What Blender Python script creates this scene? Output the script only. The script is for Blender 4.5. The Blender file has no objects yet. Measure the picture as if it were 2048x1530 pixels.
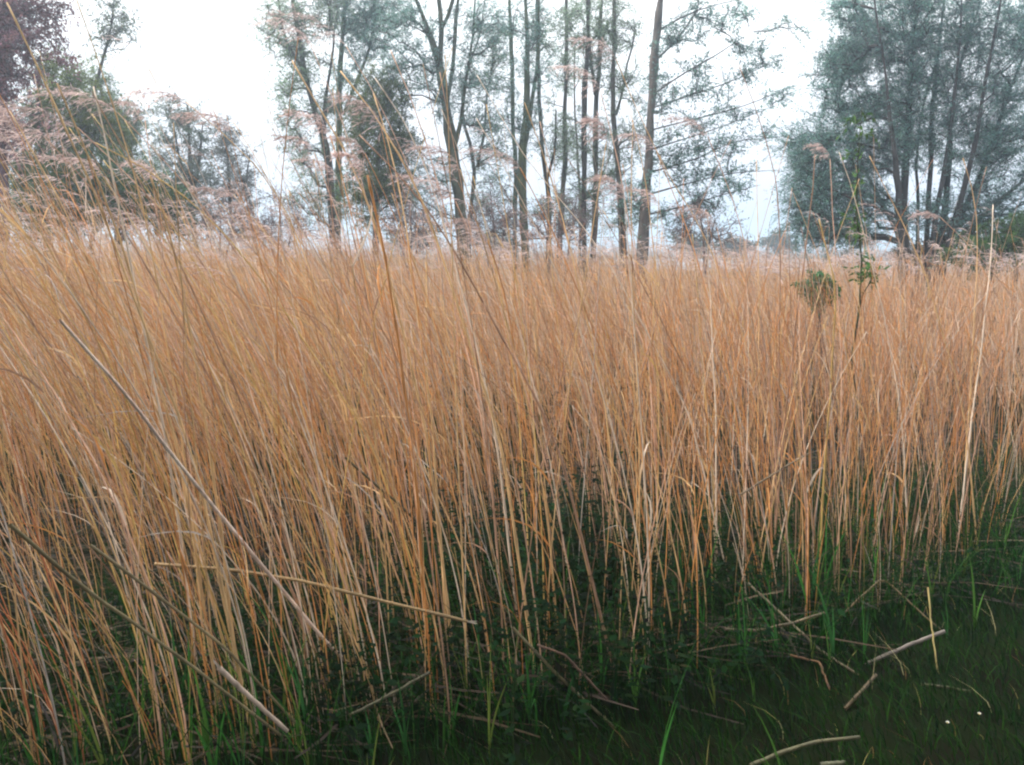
import bpy, math, random
import numpy as np
rng = np.random.default_rng(7)
random.seed(7)
S = bpy.context.scene
COL = S.collection
R = math.radians

# ------------------------------------------------------------------ camera
CAM = np.array([0.0, 0.0, 1.65]); PITCH = R(8.8); F = 1774.0
cd = bpy.data.cameras.new('camera'); cam = bpy.data.objects.new('camera', cd); COL.objects.link(cam)
cam.location = CAM; cam.rotation_euler = (R(90) - PITCH, 0, 0)
cd.sensor_fit = 'HORIZONTAL'; cd.sensor_width = 36; cd.lens = F / 2048 * 36
cd.clip_start = 0.05; cd.clip_end = 3000
S.camera = cam
# ------------------------------------------------------------------ sky, sun, exposure
SUN_EL, SUN_AZ = R(38), R(-86)          # azimuth from +Y towards +X
w = bpy.data.worlds.new('World'); S.world = w; w.use_nodes = True
nt = w.node_tree; nt.nodes.clear()
N = nt.nodes.new; L = nt.links.new
out = N('ShaderNodeOutputWorld'); bg = N('ShaderNodeBackground'); bg.inputs['Strength'].default_value = 0.10
sky = N('ShaderNodeTexSky'); sky.sky_type = 'NISHITA'; sky.sun_disc = False
sky.sun_elevation = SUN_EL; sky.sun_rotation = SUN_AZ; sky.dust_density = 3.0; sky.ozone_density = 1.5
hsv = N('ShaderNodeHueSaturation'); hsv.inputs['Saturation'].default_value = 0.45
tc = N('ShaderNodeTexCoord'); sep = N('ShaderNodeSeparateXYZ')
L(tc.outputs['Generated'], sep.inputs[0])
mr = N('ShaderNodeMapRange'); mr.inputs['From Min'].default_value = 0.0; mr.inputs['From Max'].default_value = 1.0
mr.inputs['To Min'].default_value = 0.52; mr.inputs['To Max'].default_value = 3.0
L(sep.outputs['Z'], mr.inputs['Value'])
nz = N('ShaderNodeTexNoise'); nz.inputs['Scale'].default_value = 2.2; nz.inputs['Detail'].default_value = 5
mp = N('ShaderNodeMapping'); mp.inputs['Scale'].default_value = (1, 1, 3.0)
L(tc.outputs['Generated'], mp.inputs[0]); L(mp.outputs[0], nz.inputs['Vector'])
nr = N('ShaderNodeMapRange'); nr.inputs['To Min'].default_value = 0.86; nr.inputs['To Max'].default_value = 1.14
L(nz.outputs[0], nr.inputs['Value'])
mul = N('ShaderNodeMath'); mul.operation = 'MULTIPLY'; L(mr.outputs[0], mul.inputs[0]); L(nr.outputs[0], mul.inputs[1])
ramp = N('ShaderNodeValToRGB')                  # cloud deck: faint lilac low down, neutral white above
ramp.color_ramp.elements[0].position = 0.0; ramp.color_ramp.elements[0].color = (0.95, 0.89, 1.0, 1)
ramp.color_ramp.elements[1].position = 0.22; ramp.color_ramp.elements[1].color = (0.98, 1.0, 0.99, 1)
L(sep.outputs['Z'], ramp.inputs[0])
sc = N('ShaderNodeVectorMath'); sc.operation = 'SCALE'; L(ramp.outputs[0], sc.inputs[0]); L(mul.outputs[0], sc.inputs['Scale'])
sc2 = N('ShaderNodeVectorMath'); sc2.operation = 'SCALE'; sc2.inputs['Scale'].default_value = 7.2
L(sc.outputs[0], sc2.inputs[0])
mix = N('ShaderNodeMixRGB'); mix.inputs[0].default_value = 0.75
L(sky.outputs[0], hsv.inputs['Color']); L(hsv.outputs[0], mix.inputs[1]); L(sc2.outputs[0], mix.inputs[2])
L(mix.outputs[0], bg.inputs[0]); L(bg.outputs[0], out.inputs[0])
sd = bpy.data.lights.new('sun', 'SUN'); sun = bpy.data.objects.new('sun', sd); COL.objects.link(sun)
sd.energy = 2.2; sd.angle = R(14); sd.color = (1.0, 0.90, 0.80)
from mathutils import Vector
sdir = Vector((math.sin(SUN_AZ) * math.cos(SUN_EL), math.cos(SUN_AZ) * math.cos(SUN_EL), math.sin(SUN_EL)))
sun.rotation_euler = sdir.to_track_quat('Z', 'Y').to_euler(); sun.location = (-8, -8, 12)
vs = S.view_settings
S.display_settings.display_device = 'sRGB'
vs.view_transform = 'Standard'; vs.look = 'None'; vs.gamma = 1.0; vs.exposure = 1.38; vs.use_curve_mapping = False
S.render.engine = 'CYCLES'
S.cycles.max_bounces = 7; S.cycles.volume_bounces = 2; S.cycles.diffuse_bounces = 3; S.cycles.transparent_max_bounces = 4
S.cycles.filter_width = 2.2
S.cycles.use_denoising = True

# ------------------------------------------------------------------ helpers
def P(px, py, Y):
    """the point of the view through photo pixel (px, py) that lies Y metres ahead"""
    u = (px - 1024) / F; v = (765 - py) / F
    d = np.array([u, math.cos(PITCH) + v * math.sin(PITCH), -math.sin(PITCH) + v * math.cos(PITCH)])
    return CAM + d * (Y / d[1])
def pix(p):
    q = np.asarray(p, float) - CAM
    z = q[..., 1] * math.cos(PITCH) - q[..., 2] * math.sin(PITCH)
    v = q[..., 1] * math.sin(PITCH) + q[..., 2] * math.cos(PITCH)
    return 1024 + F * q[..., 0] / z, 765 - F * v / z

def norm(a):
    return a / np.maximum(np.linalg.norm(a, axis=-1, keepdims=True), 1e-9)

class Geo:
    """collects vertices, quads, triangles and a colour per vertex"""
    def __init__(s): s.v = []; s.q = []; s.t = []; s.c = []; s.n = 0
    def add(s, v, q=None, t=None, c=(1, 1, 1)):
        v = np.asarray(v, np.float32).reshape(-1, 3); k = len(v)
        c = np.asarray(c, np.float32)
        if c.ndim == 1: c = np.repeat(c[None], k, 0)
        s.v.append(v); s.c.append(c.reshape(-1, 3))
        if q is not None and len(q): s.q.append(np.asarray(q, np.int64).reshape(-1, 4) + s.n)
        if t is not None and len(t): s.t.append(np.asarray(t, np.int64).reshape(-1, 3) + s.n)
        s.n += k
    def mesh(s, name, mat, origin=None, smooth=True):
        v = np.concatenate(s.v); c = np.concatenate(s.c)
        if origin is not None: v = v - np.asarray(origin, np.float32)
        q = np.concatenate(s.q) if s.q else np.zeros((0, 4), np.int64)
        t = np.concatenate(s.t) if s.t else np.zeros((0, 3), np.int64)
        me = bpy.data.meshes.new(name)
        me.vertices.add(len(v)); me.vertices.foreach_set('co', v.astype(np.float32).ravel())
        nl = len(q) * 4 + len(t) * 3
        me.loops.add(nl); me.polygons.add(len(q) + len(t))
        me.loops.foreach_set('vertex_index', np.concatenate([q.ravel(), t.ravel()]).astype(np.int32))
        st = np.concatenate([np.arange(len(q)) * 4, len(q) * 4 + np.arange(len(t)) * 3]).astype(np.int32)
        me.polygons.foreach_set('loop_start', st)
        if smooth: me.polygons.foreach_set('use_smooth', np.ones(len(st), bool))
        a = me.attributes.new('tint', 'FLOAT_COLOR', 'POINT')
        a.data.foreach_set('color', np.concatenate([c, np.ones((len(c), 1), np.float32)], 1).astype(np.float32).ravel())
        me.update(calc_edges=True); me.materials.append(mat)
        return me
    def obj(s, name, mat, parent=None, origin=None, smooth=True, kind=None):
        if not s.v: return None
        o = bpy.data.objects.new(name, s.mesh(name, mat, origin, smooth)); COL.objects.link(o)
        if parent is not None: o.parent = parent
        elif origin is not None: o.location = origin
        if kind: o['kind'] = kind
        return o

def tubes(g, paths, rad, sides, cols, cap=True):
    """paths (n,k,3), rad (n,k), cols (n,3) or (n,k,3)"""
    paths = np.asarray(paths, float); rad = np.asarray(rad, float); n, k, _ = paths.shape
    tan = norm(np.gradient(paths, axis=1)) if k > 2 else norm(np.repeat(paths[:, 1:] - paths[:, :1], 2, 1))
    main = norm(paths[:, -1] - paths[:, 0])
    ref = np.zeros((n, 3)); ref[np.arange(n), np.argmin(np.abs(main), 1)] = 1
    u = norm(np.cross(tan, ref[:, None])); v = np.cross(tan, u)
    a = np.arange(sides) / sides * 2 * np.pi
    ring = paths[:, :, None] + rad[:, :, None, None] * (np.cos(a)[None, None, :, None] * u[:, :, None] + np.sin(a)[None, None, :, None] * v[:, :, None])
    i = np.arange(n)[:, None, None] * k * sides; j = np.arange(k - 1)[None, :, None] * sides; m = np.arange(sides)[None, None]; m2 = (m + 1) % sides
    q = np.stack([i + j + m, i + j + m2, i + j + sides + m2, i + j + sides + m], -1)
    cols = np.asarray(cols, float)
    if cols.ndim == 2: cols = np.repeat(cols[:, None], k, 1)
    c = np.repeat(cols[:, :, None], sides, 2)
    t = None
    if cap and sides == 3:
        e = np.arange(n)[:, None] * k * sides
        t = np.concatenate([e + np.array([[2, 1, 0]]), e + (k - 1) * sides + np.array([[0, 1, 2]])])
    g.add(ring, q=q, t=t, c=c.reshape(-1, 3))
    if cap and sides > 3:
        base = g.n - n * k * sides
        for s_ in range(1, sides - 1):
            e = base + np.arange(n)[:, None] * k * sides + (k - 1) * sides
            g.t.append(e + np.array([[0, s_, s_ + 1]]))

def ribbons(g, paths, wid, side, cols, fold=0.0):
    """flat (or folded) blades; paths (n,k,3), wid (n,k), side (n,3) or (n,k,3)"""
    paths = np.asarray(paths, float); n, k, _ = paths.shape
    side = np.asarray(side, float)
    if side.ndim == 2: side = np.repeat(side[:, None], k, 1)
    h = side * np.asarray(wid, float)[:, :, None] * 0.5
    cols = np.asarray(cols, float)
    if cols.ndim == 2: cols = np.repeat(cols[:, None], k, 1)
    if fold:
        tan = norm(np.gradient(paths, axis=1)); nn = np.cross(tan, norm(side)) * np.asarray(wid)[:, :, None] * fold
        v = np.stack([paths - h + nn, paths, paths + h + nn], 2); m = 3
    else:
        v = np.stack([paths - h, paths + h], 2); m = 2
    i = np.arange(n)[:, None, None] * k * m; j = np.arange(k - 1)[None, :, None] * m; s_ = np.arange(m - 1)[None, None]
    q = np.stack([i + j + s_, i + j + s_ + 1, i + j + m + s_ + 1, i + j + m + s_], -1)
    g.add(v, q=q, c=np.repeat(cols[:, :, None], m, 2).reshape(-1, 3))

def leaves(g, pos, axis, nrm, ln, wd, cols):
    """diamond leaves: pos (n,3) stalk end"""
    s_ = norm(np.cross(axis, nrm)); ln = ln[:, None]; wd = wd[:, None]
    v = np.stack([pos, pos + axis * ln * .45 - s_ * wd * .5, pos + axis * ln, pos + axis * ln * .45 + s_ * wd * .5], 1)
    g.add(v, q=np.arange(len(pos) * 4).reshape(-1, 4), c=np.repeat(cols[:, None], 4, 1).reshape(-1, 3))

def rand_dir(n):
    return norm(rng.normal(size=(n, 3)))

def resample(pts, k):
    pts = np.asarray(pts, float)
    if len(pts) == 2:
        t = np.linspace(0, 1, k)[:, None]; return pts[0] * (1 - t) + pts[1] * t
    d = np.r_[0, np.cumsum(np.linalg.norm(np.diff(pts, axis=0), axis=1))]
    T = np.linspace(0, d[-1], k * 6)
    q = np.stack([np.interp(T, d, pts[:, i]) for i in range(pts.shape[1])], 1)
    wn = max(3, (k * 6) // max(len(pts), 2) // 2 * 2 + 1); pad = wn // 2
    qq = np.concatenate([2 * q[0] - q[1:pad + 1][::-1], q, 2 * q[-1] - q[-pad - 1:-1][::-1]])
    ker = np.ones(wn) / wn
    q = np.stack([np.convolve(qq[:, i], ker, 'valid') for i in range(pts.shape[1])], 1)
    d = np.r_[0, np.cumsum(np.linalg.norm(np.diff(q[:, :3], axis=0), axis=1))]
    T = np.linspace(0, d[-1], k)
    return np.stack([np.interp(T, d, q[:, i]) for i in range(q.shape[1])], 1)

def empty(name, loc, label, cat, group=None):
    o = bpy.data.objects.new(name, None); COL.objects.link(o); o.location = loc; o.empty_display_size = .1
    o['label'] = label; o['category'] = cat
    if group: o['group'] = group
    return o
def tag(o, label, cat=None, group=None, kind=None):
    o['label'] = label
    if cat: o['category'] = cat
    if group: o['group'] = group
    if kind: o['kind'] = kind
    return o

# ------------------------------------------------------------------ materials
def material(name, rough=0.7, spec=0.25, transl=0.0, noise=0.25, nscale=(40, 40, 8), flat=None, bump=0.0):
    m = bpy.data.materials.new(name); m.use_nodes = True; nt = m.node_tree; nt.nodes.clear()
    N = nt.nodes.new; L = nt.links.new
    o = N('ShaderNodeOutputMaterial'); b = N('ShaderNodeBsdfPrincipled')
    b.inputs['Roughness'].default_value = rough; b.inputs['Specular IOR Level'].default_value = spec
    at = N('ShaderNodeAttribute'); at.attribute_name = 'tint'
    tc = N('ShaderNodeTexCoord'); mp = N('ShaderNodeMapping'); mp.inputs['Scale'].default_value = nscale
    L(tc.outputs['Object'], mp.inputs[0])
    n = N('ShaderNodeTexNoise'); n.inputs['Scale'].default_value = 1; n.inputs['Detail'].default_value = 3; L(mp.outputs[0], n.inputs['Vector'])
    r = N('ShaderNodeMapRange'); r.inputs['From Min'].default_value = .25; r.inputs['From Max'].default_value = .75
    r.inputs['To Min'].default_value = 1 - noise; r.inputs['To Max'].default_value = 1 + noise
    L(n.outputs[0], r.inputs['Value'])
    s = N('ShaderNodeVectorMath'); s.operation = 'SCALE'; L(at.outputs['Color'], s.inputs[0]); L(r.outputs[0], s.inputs['Scale'])
    L(s.outputs[0], b.inputs['Base Color'])
    if bump:
        bp = N('ShaderNodeBump'); bp.inputs['Strength'].default_value = bump; bp.inputs['Distance'].default_value = .02
        L(n.outputs[0], bp.inputs['Height']); L(bp.outputs[0], b.inputs['Normal'])
    if transl:
        t = N('ShaderNodeBsdfTranslucent'); L(s.outputs[0], t.inputs[0])
        mx = N('ShaderNodeMixShader'); mx.inputs[0].default_value = transl
        L(b.outputs[0], mx.inputs[1]); L(t.outputs[0], mx.inputs[2]); L(mx.outputs[0], o.inputs[0])
    else: L(b.outputs[0], o.inputs[0])
    return m
M_REED = material('dry_reed', .55, .35, 0.0, .28, (60, 60, 9))
M_RLEAF = material('dry_reed_leaf', .6, .25, .35, .25, (50, 50, 12))
M_PLUME = material('reed_plume', .9, .05, .55, .2, (80, 80, 80))
M_BARK = material('bark', .95, .08, 0, .6, (11, 11, 4), bump=.9)
M_LEAF = material('tree_leaf', .6, .15, .5, .18, (3, 3, 3))
M_GREEN = material('green_blade', .7, .03, .35, .25, (25, 25, 6))
M_HERB = material('herb_leaf', .7, .03, .25, .3, (14, 14, 14))
M_WHITE = material('petal', .6, .2, .2, .1, (30, 30, 30))

# ------------------------------------------------------------------ ground and water
def ground_h(x, y):
    return 0.02 * np.sin(x * 2.1 + 1) * np.sin(y * 1.7) + 0.015 * np.sin(x * 5.3) * np.cos(y * 4.1 + .5)
def build_ground():
    xs = np.unique(np.r_[np.linspace(-500, -40, 14), np.linspace(-40, 40, 90), np.linspace(40, 500, 14), np.linspace(-6, 6, 70)])
    ys = np.unique(np.r_[np.linspace(-60, -8, 8), np.linspace(-8, 40, 70), np.linspace(40, 700, 20), np.linspace(0, 9, 50)])
    X, Y = np.meshgrid(xs, ys); fade = np.clip(1.6 - np.hypot(X, Y) / 30, 0, 1)
    Z = ground_h(X, Y) * fade
    nx = len(xs); i = np.arange(len(ys) - 1)[:, None] * nx + np.arange(nx - 1)[None]
    g = Geo(); g.add(np.stack([X, Y, Z], -1), q=np.stack([i, i + 1, i + nx + 1, i + nx], -1))
    m = bpy.data.materials.new('soil'); m.use_nodes = True; nt = m.node_tree; b = nt.nodes['Principled BSDF']
    tc = nt.nodes.new('ShaderNodeTexCoord'); n = nt.nodes.new('ShaderNodeTexNoise'); n.inputs['Scale'].default_value = 3.5; n.inputs['Detail'].default_value = 8
    nt.links.new(tc.outputs['Object'], n.inputs['Vector'])
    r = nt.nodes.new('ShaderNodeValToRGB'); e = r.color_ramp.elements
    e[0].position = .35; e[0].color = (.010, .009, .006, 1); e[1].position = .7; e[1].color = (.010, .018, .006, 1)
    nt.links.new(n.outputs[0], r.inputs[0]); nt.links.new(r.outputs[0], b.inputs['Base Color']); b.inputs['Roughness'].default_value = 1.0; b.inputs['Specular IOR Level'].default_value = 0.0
    bp = nt.nodes.new('ShaderNodeBump'); bp.inputs['Strength'].default_value = .8; nt.links.new(n.outputs[0], bp.inputs['Height']); nt.links.new(bp.outputs[0], b.inputs['Normal'])
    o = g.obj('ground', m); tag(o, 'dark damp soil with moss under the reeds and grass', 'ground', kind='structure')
    g = Geo(); a = np.linspace(0, 2 * np.pi, 40, endpoint=False)
    rr = 1 + .12 * np.sin(3 * a + 1) + .07 * np.sin(7 * a)
    v = np.stack([24 + 17 * np.cos(a) * rr, 78 + 26 * np.sin(a) * rr, np.full(40, .03)], 1)
    g.add(np.r_[v, [[24, 78, .03]]], t=[[k, (k + 1) % 40, 40] for k in range(40)])
    m = bpy.data.materials.new('water'); m.use_nodes = True; b = m.node_tree.nodes['Principled BSDF']
    b.inputs['Base Color'].default_value = (.03, .04, .05, 1); b.inputs['Roughness'].default_value = .06
    n = m.node_tree.nodes.new('ShaderNodeTexNoise'); n.inputs['Scale'].default_value = 2.0
    tcw = m.node_tree.nodes.new('ShaderNodeTexCoord'); m.node_tree.links.new(tcw.outputs['Object'], n.inputs['Vector'])
    bp = m.node_tree.nodes.new('ShaderNodeBump'); bp.inputs['Strength'].default_value = .03
    m.node_tree.links.new(n.outputs[0], bp.inputs['Height']); m.node_tree.links.new(bp.outputs[0], b.inputs['Normal'])
    o = g.obj('water', m); tag(o, 'pale open water glinting far behind the reeds on the right', 'water', kind='structure')
build_ground()

# ------------------------------------------------------------------ trees
BARK = (.058, .05, .043)
def tree(name, label, cat, Y, stems, blobs, leafcol=(.085, .115, .06), per=90, lsize=(.06, .02), group=None,
         spread=.30, barkcol=BARK, mossy=0.0, tip_r=.005, var=.25, jitter=.5, droop=.3, dense_twig=True):
    """stems: polylines of (px, py, half-width px[, depth offset m]) as they stand at Y metres; first one is the main trunk.
    blobs: (px, py, rx px, ry px, tips) volumes of the crown"""
    mpp = Y / F
    base = P(stems[0][0][0], stems[0][0][1], Y); base[2] = 0
    root = empty(name, base, label, cat, group)
    npos = []; npar = []; nrad = []
    for si, st in enumerate(stems):
        pts = []
        for q in st:
            p = P(q[0], q[1], Y + (q[3] if len(q) > 3 else 0)); pts.append([*p, q[2] * mpp * .72])
        pts = np.array(pts)
        if si == 0 or len(st[0]) > 4 or pts[0, 2] < 1.9:
            b0 = pts[0].copy(); dz = pts[0, 2] + .1
            sl = (pts[0, :2] - pts[1, :2]) / max(pts[1, 2] - pts[0, 2], .1)
            b0[:2] += sl * dz * .35; b0[2] = -.1; b0[3] *= 1.35
            pts = np.concatenate([[b0], pts])
        k = max(6, int(np.sum(np.linalg.norm(np.diff(pts[:, :3], axis=0), axis=1)) / .28))
        q = resample(pts, k)
        q[1:-1, :2] += np.cumsum(rng.normal(0, .012, (k - 2, 2)), 0) * np.sin(np.linspace(0, np.pi, k - 2))[:, None]
        g = Geo()
        sh = 10
        lump = 1 + .10 * rng.normal(size=k)
        bc = np.array(barkcol) * (1 + .12 * rng.normal()) + mossy * np.array([-.008, .012, -.012])
        tubes(g, q[None, :, :3], (q[:, 3] * lump)[None], sh, np.clip(bc, .01, 1)[None])
        g.obj('trunk' if (si == 0 or pts[0, 2] < 0) else 'limb', M_BARK, root, base)
        off = len(npos)
        # limbs join the nearest trunk node
        for j in range(k):
            npos.append(q[j, :3]); npar.append(off + j - 1 if j else -1); nrad.append(q[j, 3])
    ntrunk = len(npos)
    pos = np.array(npos); par = list(npar)
    cap = 60000; buf = np.zeros((cap, 3)); buf[:ntrunk] = pos; n = ntrunk
    plen = np.zeros(cap)
    att = []; bright = []
    for (bx, by, rx, ry, m) in blobs:
        c = P(bx, by, Y)
        d = rand_dir(m) * (rng.random((m, 1)) ** .45)
        dep = min(max(rx, ry) * 1.0, 170) * mpp
        a = c + d * np.array([rx * mpp, dep, ry * mpp]); att.append(a)
        bright.append(np.full(m, 1 + .12 * rng.normal()))
    att = np.concatenate(att); bright = np.concatenate(bright)
    ok = att[:, 2] > .35; att = att[ok]; bright = bright[ok]
    dmin = np.min(np.linalg.norm(att[:, None] - pos[None, ::2], axis=2), 1)
    order = np.argsort(dmin); att = att[order]; bright = bright[order]
    usable = np.ones(cap, bool)
    usable[:ntrunk] = pos[:, 2] > 1.2
    tips = []; tipdir = []
    for a in att:
        d = a - buf[:n]; dist = np.linalg.norm(d, axis=1)
        cost = dist + .9 * np.maximum(0, .25 * np.hypot(d[:, 0], d[:, 1]) - d[:, 2]) + .22 * plen[:n]
        cost[~usable[:n]] = 1e9
        j = int(np.argmin(cost)); p0 = buf[j]; dd = dist[j]
        k = max(2, int(dd / .3))
        ctrl = p0 + (a - p0) * .5 + np.array([0, 0, .16 * dd]) + rng.normal(0, .09 * dd * jitter, 3)
        t = np.linspace(0, 1, k + 1)[1:, None]
        pts = (1 - t) ** 2 * p0 + 2 * t * (1 - t) * ctrl + t ** 2 * a
        pts[:-1] += rng.normal(0, .02, (k - 1, 3)) if k > 1 else 0
        prev = j
        for p in pts:
            if n >= cap: break
            buf[n] = p; par.append(prev); plen[n] = plen[prev] + dd / k; prev = n; n += 1
        tips.append(n - 1); tipdir.append(norm(a - ctrl))
    cnt = np.zeros(n); cnt[tips] = 1
    for i in range(n - 1, ntrunk - 1, -1):
        if par[i] >= 0: cnt[par[i]] += cnt[i]
    e = np.arange(ntrunk, n); pa = np.array(par)[e]
    r1 = tip_r * np.maximum(cnt[e], 1) ** .5
    tr = np.array(nrad)
    r0 = np.where(pa < ntrunk, np.minimum(r1 * 1.3, tr[np.minimum(pa, ntrunk - 1)] * .75), tip_r * np.maximum(cnt[pa], 1) ** .5)
    g = Geo()
    tubes(g, np.stack([buf[pa], buf[e]], 1), np.stack([r0, r1], 1), 4, np.clip(np.array(barkcol)[None] * (1 + .15 * rng.normal(size=(len(e), 1))), .01, 1), cap=False)
    tips = np.array(tips); tp = buf[tips]; td = np.array(tipdir)
    # twigs at every tip, leaves along them
    nt_ = len(tips)
    K = 5
    tw = np.repeat(tp, K, 0); td2 = norm(np.repeat(td, K, 0) + rng.normal(0, .55, (nt_ * K, 3)) + np.array([0, 0, .15]))
    tl = spread * rng.uniform(.6, 1.9, (nt_ * K, 1))
    tw0 = tw - np.repeat(td, K, 0) * rng.uniform(0, spread * 1.6, (nt_ * K, 1))
    sag = np.array([0, 0, -1.0]) * tl * droop * .5
    mid = tw0 + td2 * tl * .55; end = tw0 + td2 * tl + sag
    tubes(g, np.stack([tw0, mid, end], 1), np.full((nt_ * K, 3), 1) * np.array([[tip_r * .8, tip_r * .55, tip_r * .25]]), 3, np.repeat(np.array(barkcol)[None], nt_ * K, 0), cap=False)
    g.obj('branches', M_BARK, root, base, kind='stuff')
    m = nt_ * per
    ti = rng.integers(0, nt_ * K, m); s_ = rng.random((m, 1)) ** .8
    lp = np.where(s_ < .55, tw0[ti] + (mid - tw0)[ti] * s_ / .55, mid[ti] + (end - mid)[ti] * (s_ - .55) / .45)
    lp = lp + rng.normal(0, .028 * spread / .3, (m, 3))
    ax = norm(td2[ti] * .8 + rng.normal(0, .7, (m, 3)) + np.array([0, 0, -droop]))
    nr_ = norm(rng.normal(0, 1, (m, 3)) + np.array([0, 0, .5]))
    ln = lsize[0] * rng.uniform(.6, 1.35, m); wd = lsize[1] * rng.uniform(.7, 1.3, m)
    clump = np.repeat(bright, K)[ti] * (1 + .14 * rng.normal(size=nt_ * K))[ti]
    cc = np.array(leafcol)[None] * (clump * (1 + var * .5 * rng.normal(size=m)))[:, None] * (1 + .09 * rng.normal(size=(m, 3)))
    g = Geo(); leaves(g, lp, ax, nr_, ln, wd, np.clip(cc, .008, .6)); g.obj('crown', M_LEAF, root, base, smooth=False, kind='stuff')
    return root

WIL = (.15, .215, .135); OLI = (.11, .145, .04); GRY = (.16, .19, .15); DKG = (.045, .095, .028); PUR = (.18, .09, .10); BLU = (.13, .235, .205)
# left-hand group
tree('copper_tree', 'copper-leaved tree with a plum-coloured trunk at the left edge of the photo', 'tree', 14,
     [[(5, 470, 17), (12, 300, 15), (20, 150, 12), (25, 0, 10), (30, -180, 6)]],
     [(20, 60, 85, 110, 60), (60, 30, 60, 90, 36), (0, 200, 70, 110, 44), (40, -140, 110, 110, 60), (-110, 100, 110, 220, 70)],
     PUR, 130, (.055, .024), barkcol=(.085, .05, .06))
tree('bushy_willow', 'olive-green bushy willow next to the copper-leaved tree', 'tree', 16,
     [[(95, 470, 12), (90, 330, 10), (75, 220, 7), (80, 120, 4)], [(110, 450, 9), (130, 330, 7), (150, 220, 5)], [(80, 440, 8), (50, 330, 6), (45, 260, 4)]],
     [(70, 270, 60, 80, 60), (150, 220, 60, 90, 60), (110, 160, 60, 60, 36), (200, 270, 55, 90, 50), (120, 360, 90, 70, 80), (40, 380, 50, 60, 36)],
     OLI, 120, (.06, .018))
tree('dark_bush', 'dark green bush filling the foot of the left-hand trees', 'bush', 15,
     [[(190, 480, 7), (195, 420, 5), (200, 360, 3)], [(150, 480, 6), (130, 420, 4), (110, 370, 3)], [(240, 480, 6), (270, 420, 4), (300, 380, 3)]],
     [(140, 390, 80, 65, 90), (220, 380, 80, 75, 110), (300, 400, 70, 55, 80), (340, 430, 40, 40, 30), (80, 430, 70, 50, 60)],
     DKG, 120, (.06, .022), spread=.25)
tree('bare_sapling', 'slender half-bare sapling rising out of the left willow into white sky', 'tree', 17,
     [[(150, 460, 7), (165, 300, 5.5), (192, 155, 4.5), (214, 95, 3.2), (222, 55, 2.4), (228, 10, 1.6), (232, -50, 1)]],
     [(240, 20, 32, 34, 10), (205, 85, 22, 25, 7), (255, 70, 28, 30, 6), (215, -30, 35, 40, 12), (190, 50, 20, 20, 3)],
     GRY, 60, (.06, .024))
tree('mixed_willow', 'grey-green willow with feathery top standing left of the wide sky gap', 'tree', 18,
     [[(235, 470, 9), (230, 350, 7), (215, 240, 5), (200, 170, 3)], [(240, 460, 7), (260, 350, 5), (262, 250, 3)]],
     [(190, 190, 40, 55, 28), (230, 250, 45, 70, 50), (262, 270, 30, 60, 24), (240, 350, 60, 70, 60), (290, 390, 40, 60, 30)],
     WIL, 100, (.06, .017))
tree('small_willow', 'rounded grey willow with forked trunk alone against white sky', 'tree', 21,
     [[(392, 480, 7), (385, 400, 6), (382, 300, 4.5), (375, 210, 2.5)], [(388, 400, 5), (360, 320, 3.5), (345, 240, 2)], [(388, 390, 5), (400, 310, 3.5), (405, 250, 2)]],
     [(360, 250, 48, 60, 46), (340, 320, 35, 50, 20), (398, 330, 32, 60, 24), (375, 380, 60, 55, 26), (375, 440, 50, 40, 18)],
     (.10, .125, .09), 120, (.065, .019))
tree('pale_willow', 'pale thin-leaved willow bordering the open sky gap left of centre', 'tree', 22,
     [[(470, 490, 6), (465, 420, 5), (458, 330, 3.5), (450, 260, 2)], [(468, 430, 4), (490, 370, 3), (500, 310, 1.8)]],
     [(450, 290, 32, 45, 30), (478, 350, 38, 50, 26), (500, 400, 34, 50, 18), (445, 390, 40, 55, 20), (500, 455, 45, 35, 14)],
     (.12, .125, .11), 110, (.065, .018))
# centre
tree('leaning_willow', 'tall willow with a trunk leaning left, right of the open sky gap', 'tree', 19,
     [[(668, 480, 13), (662, 400, 11), (655, 300, 10), (634, 235, 8), (612, 160, 7), (602, 80, 6), (585, 0, 5), (575, -120, 3)],
      [(648, 270, 6), (650, 200, 4.5), (665, 140, 3), (668, 60, 2)], [(612, 150, 5), (578, 95, 3.5), (560, 40, 2.5), (555, -30, 1.5)]],
     [(560, 55, 50, 60, 46), (600, 120, 55, 60, 36), (575, 185, 40, 55, 26), (630, 20, 60, 60, 44), (590, 270, 50, 60, 24), (620, 340, 45, 60, 26),
      (650, 230, 45, 60, 26), (600, -80, 90, 70, 60), (610, 420, 50, 50, 18)],
     WIL, 85, (.06, .016))
tree('straight_willow', 'upright willow with a mossy straight stem directly right of the leaning willow', 'tree', 20,
     [[(675, 480, 10), (682, 380, 9), (686, 250, 8), (688, 120, 7), (692, 0, 5), (700, -130, 3)], [(686, 230, 5), (730, 120, 4), (745, 30, 3), (750, -60, 2)]],
     [(700, 30, 55, 60, 50), (740, 70, 55, 55, 46), (760, 10, 50, 60, 40), (690, 170, 45, 60, 26), (730, -80, 80, 70, 54), (670, 390, 45, 60, 24)],
     BLU, 95, (.06, .017), mossy=1)
tree('round_willow', 'dense low green willow between the straight willow and the forked tree', 'tree', 18,
     [[(750, 480, 9), (752, 400, 8), (758, 300, 6), (765, 210, 3)], [(748, 420, 6), (725, 330, 5), (720, 260, 3)], [(755, 400, 6), (795, 300, 4), (805, 220, 2)]],
     [(770, 190, 52, 60, 60), (735, 260, 48, 65, 60), (795, 280, 45, 70, 56), (760, 350, 70, 60, 76), (720, 400, 45, 50, 30), (800, 400, 45, 50, 26)],
     (.075, .105, .035), 110, (.06, .018))
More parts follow.
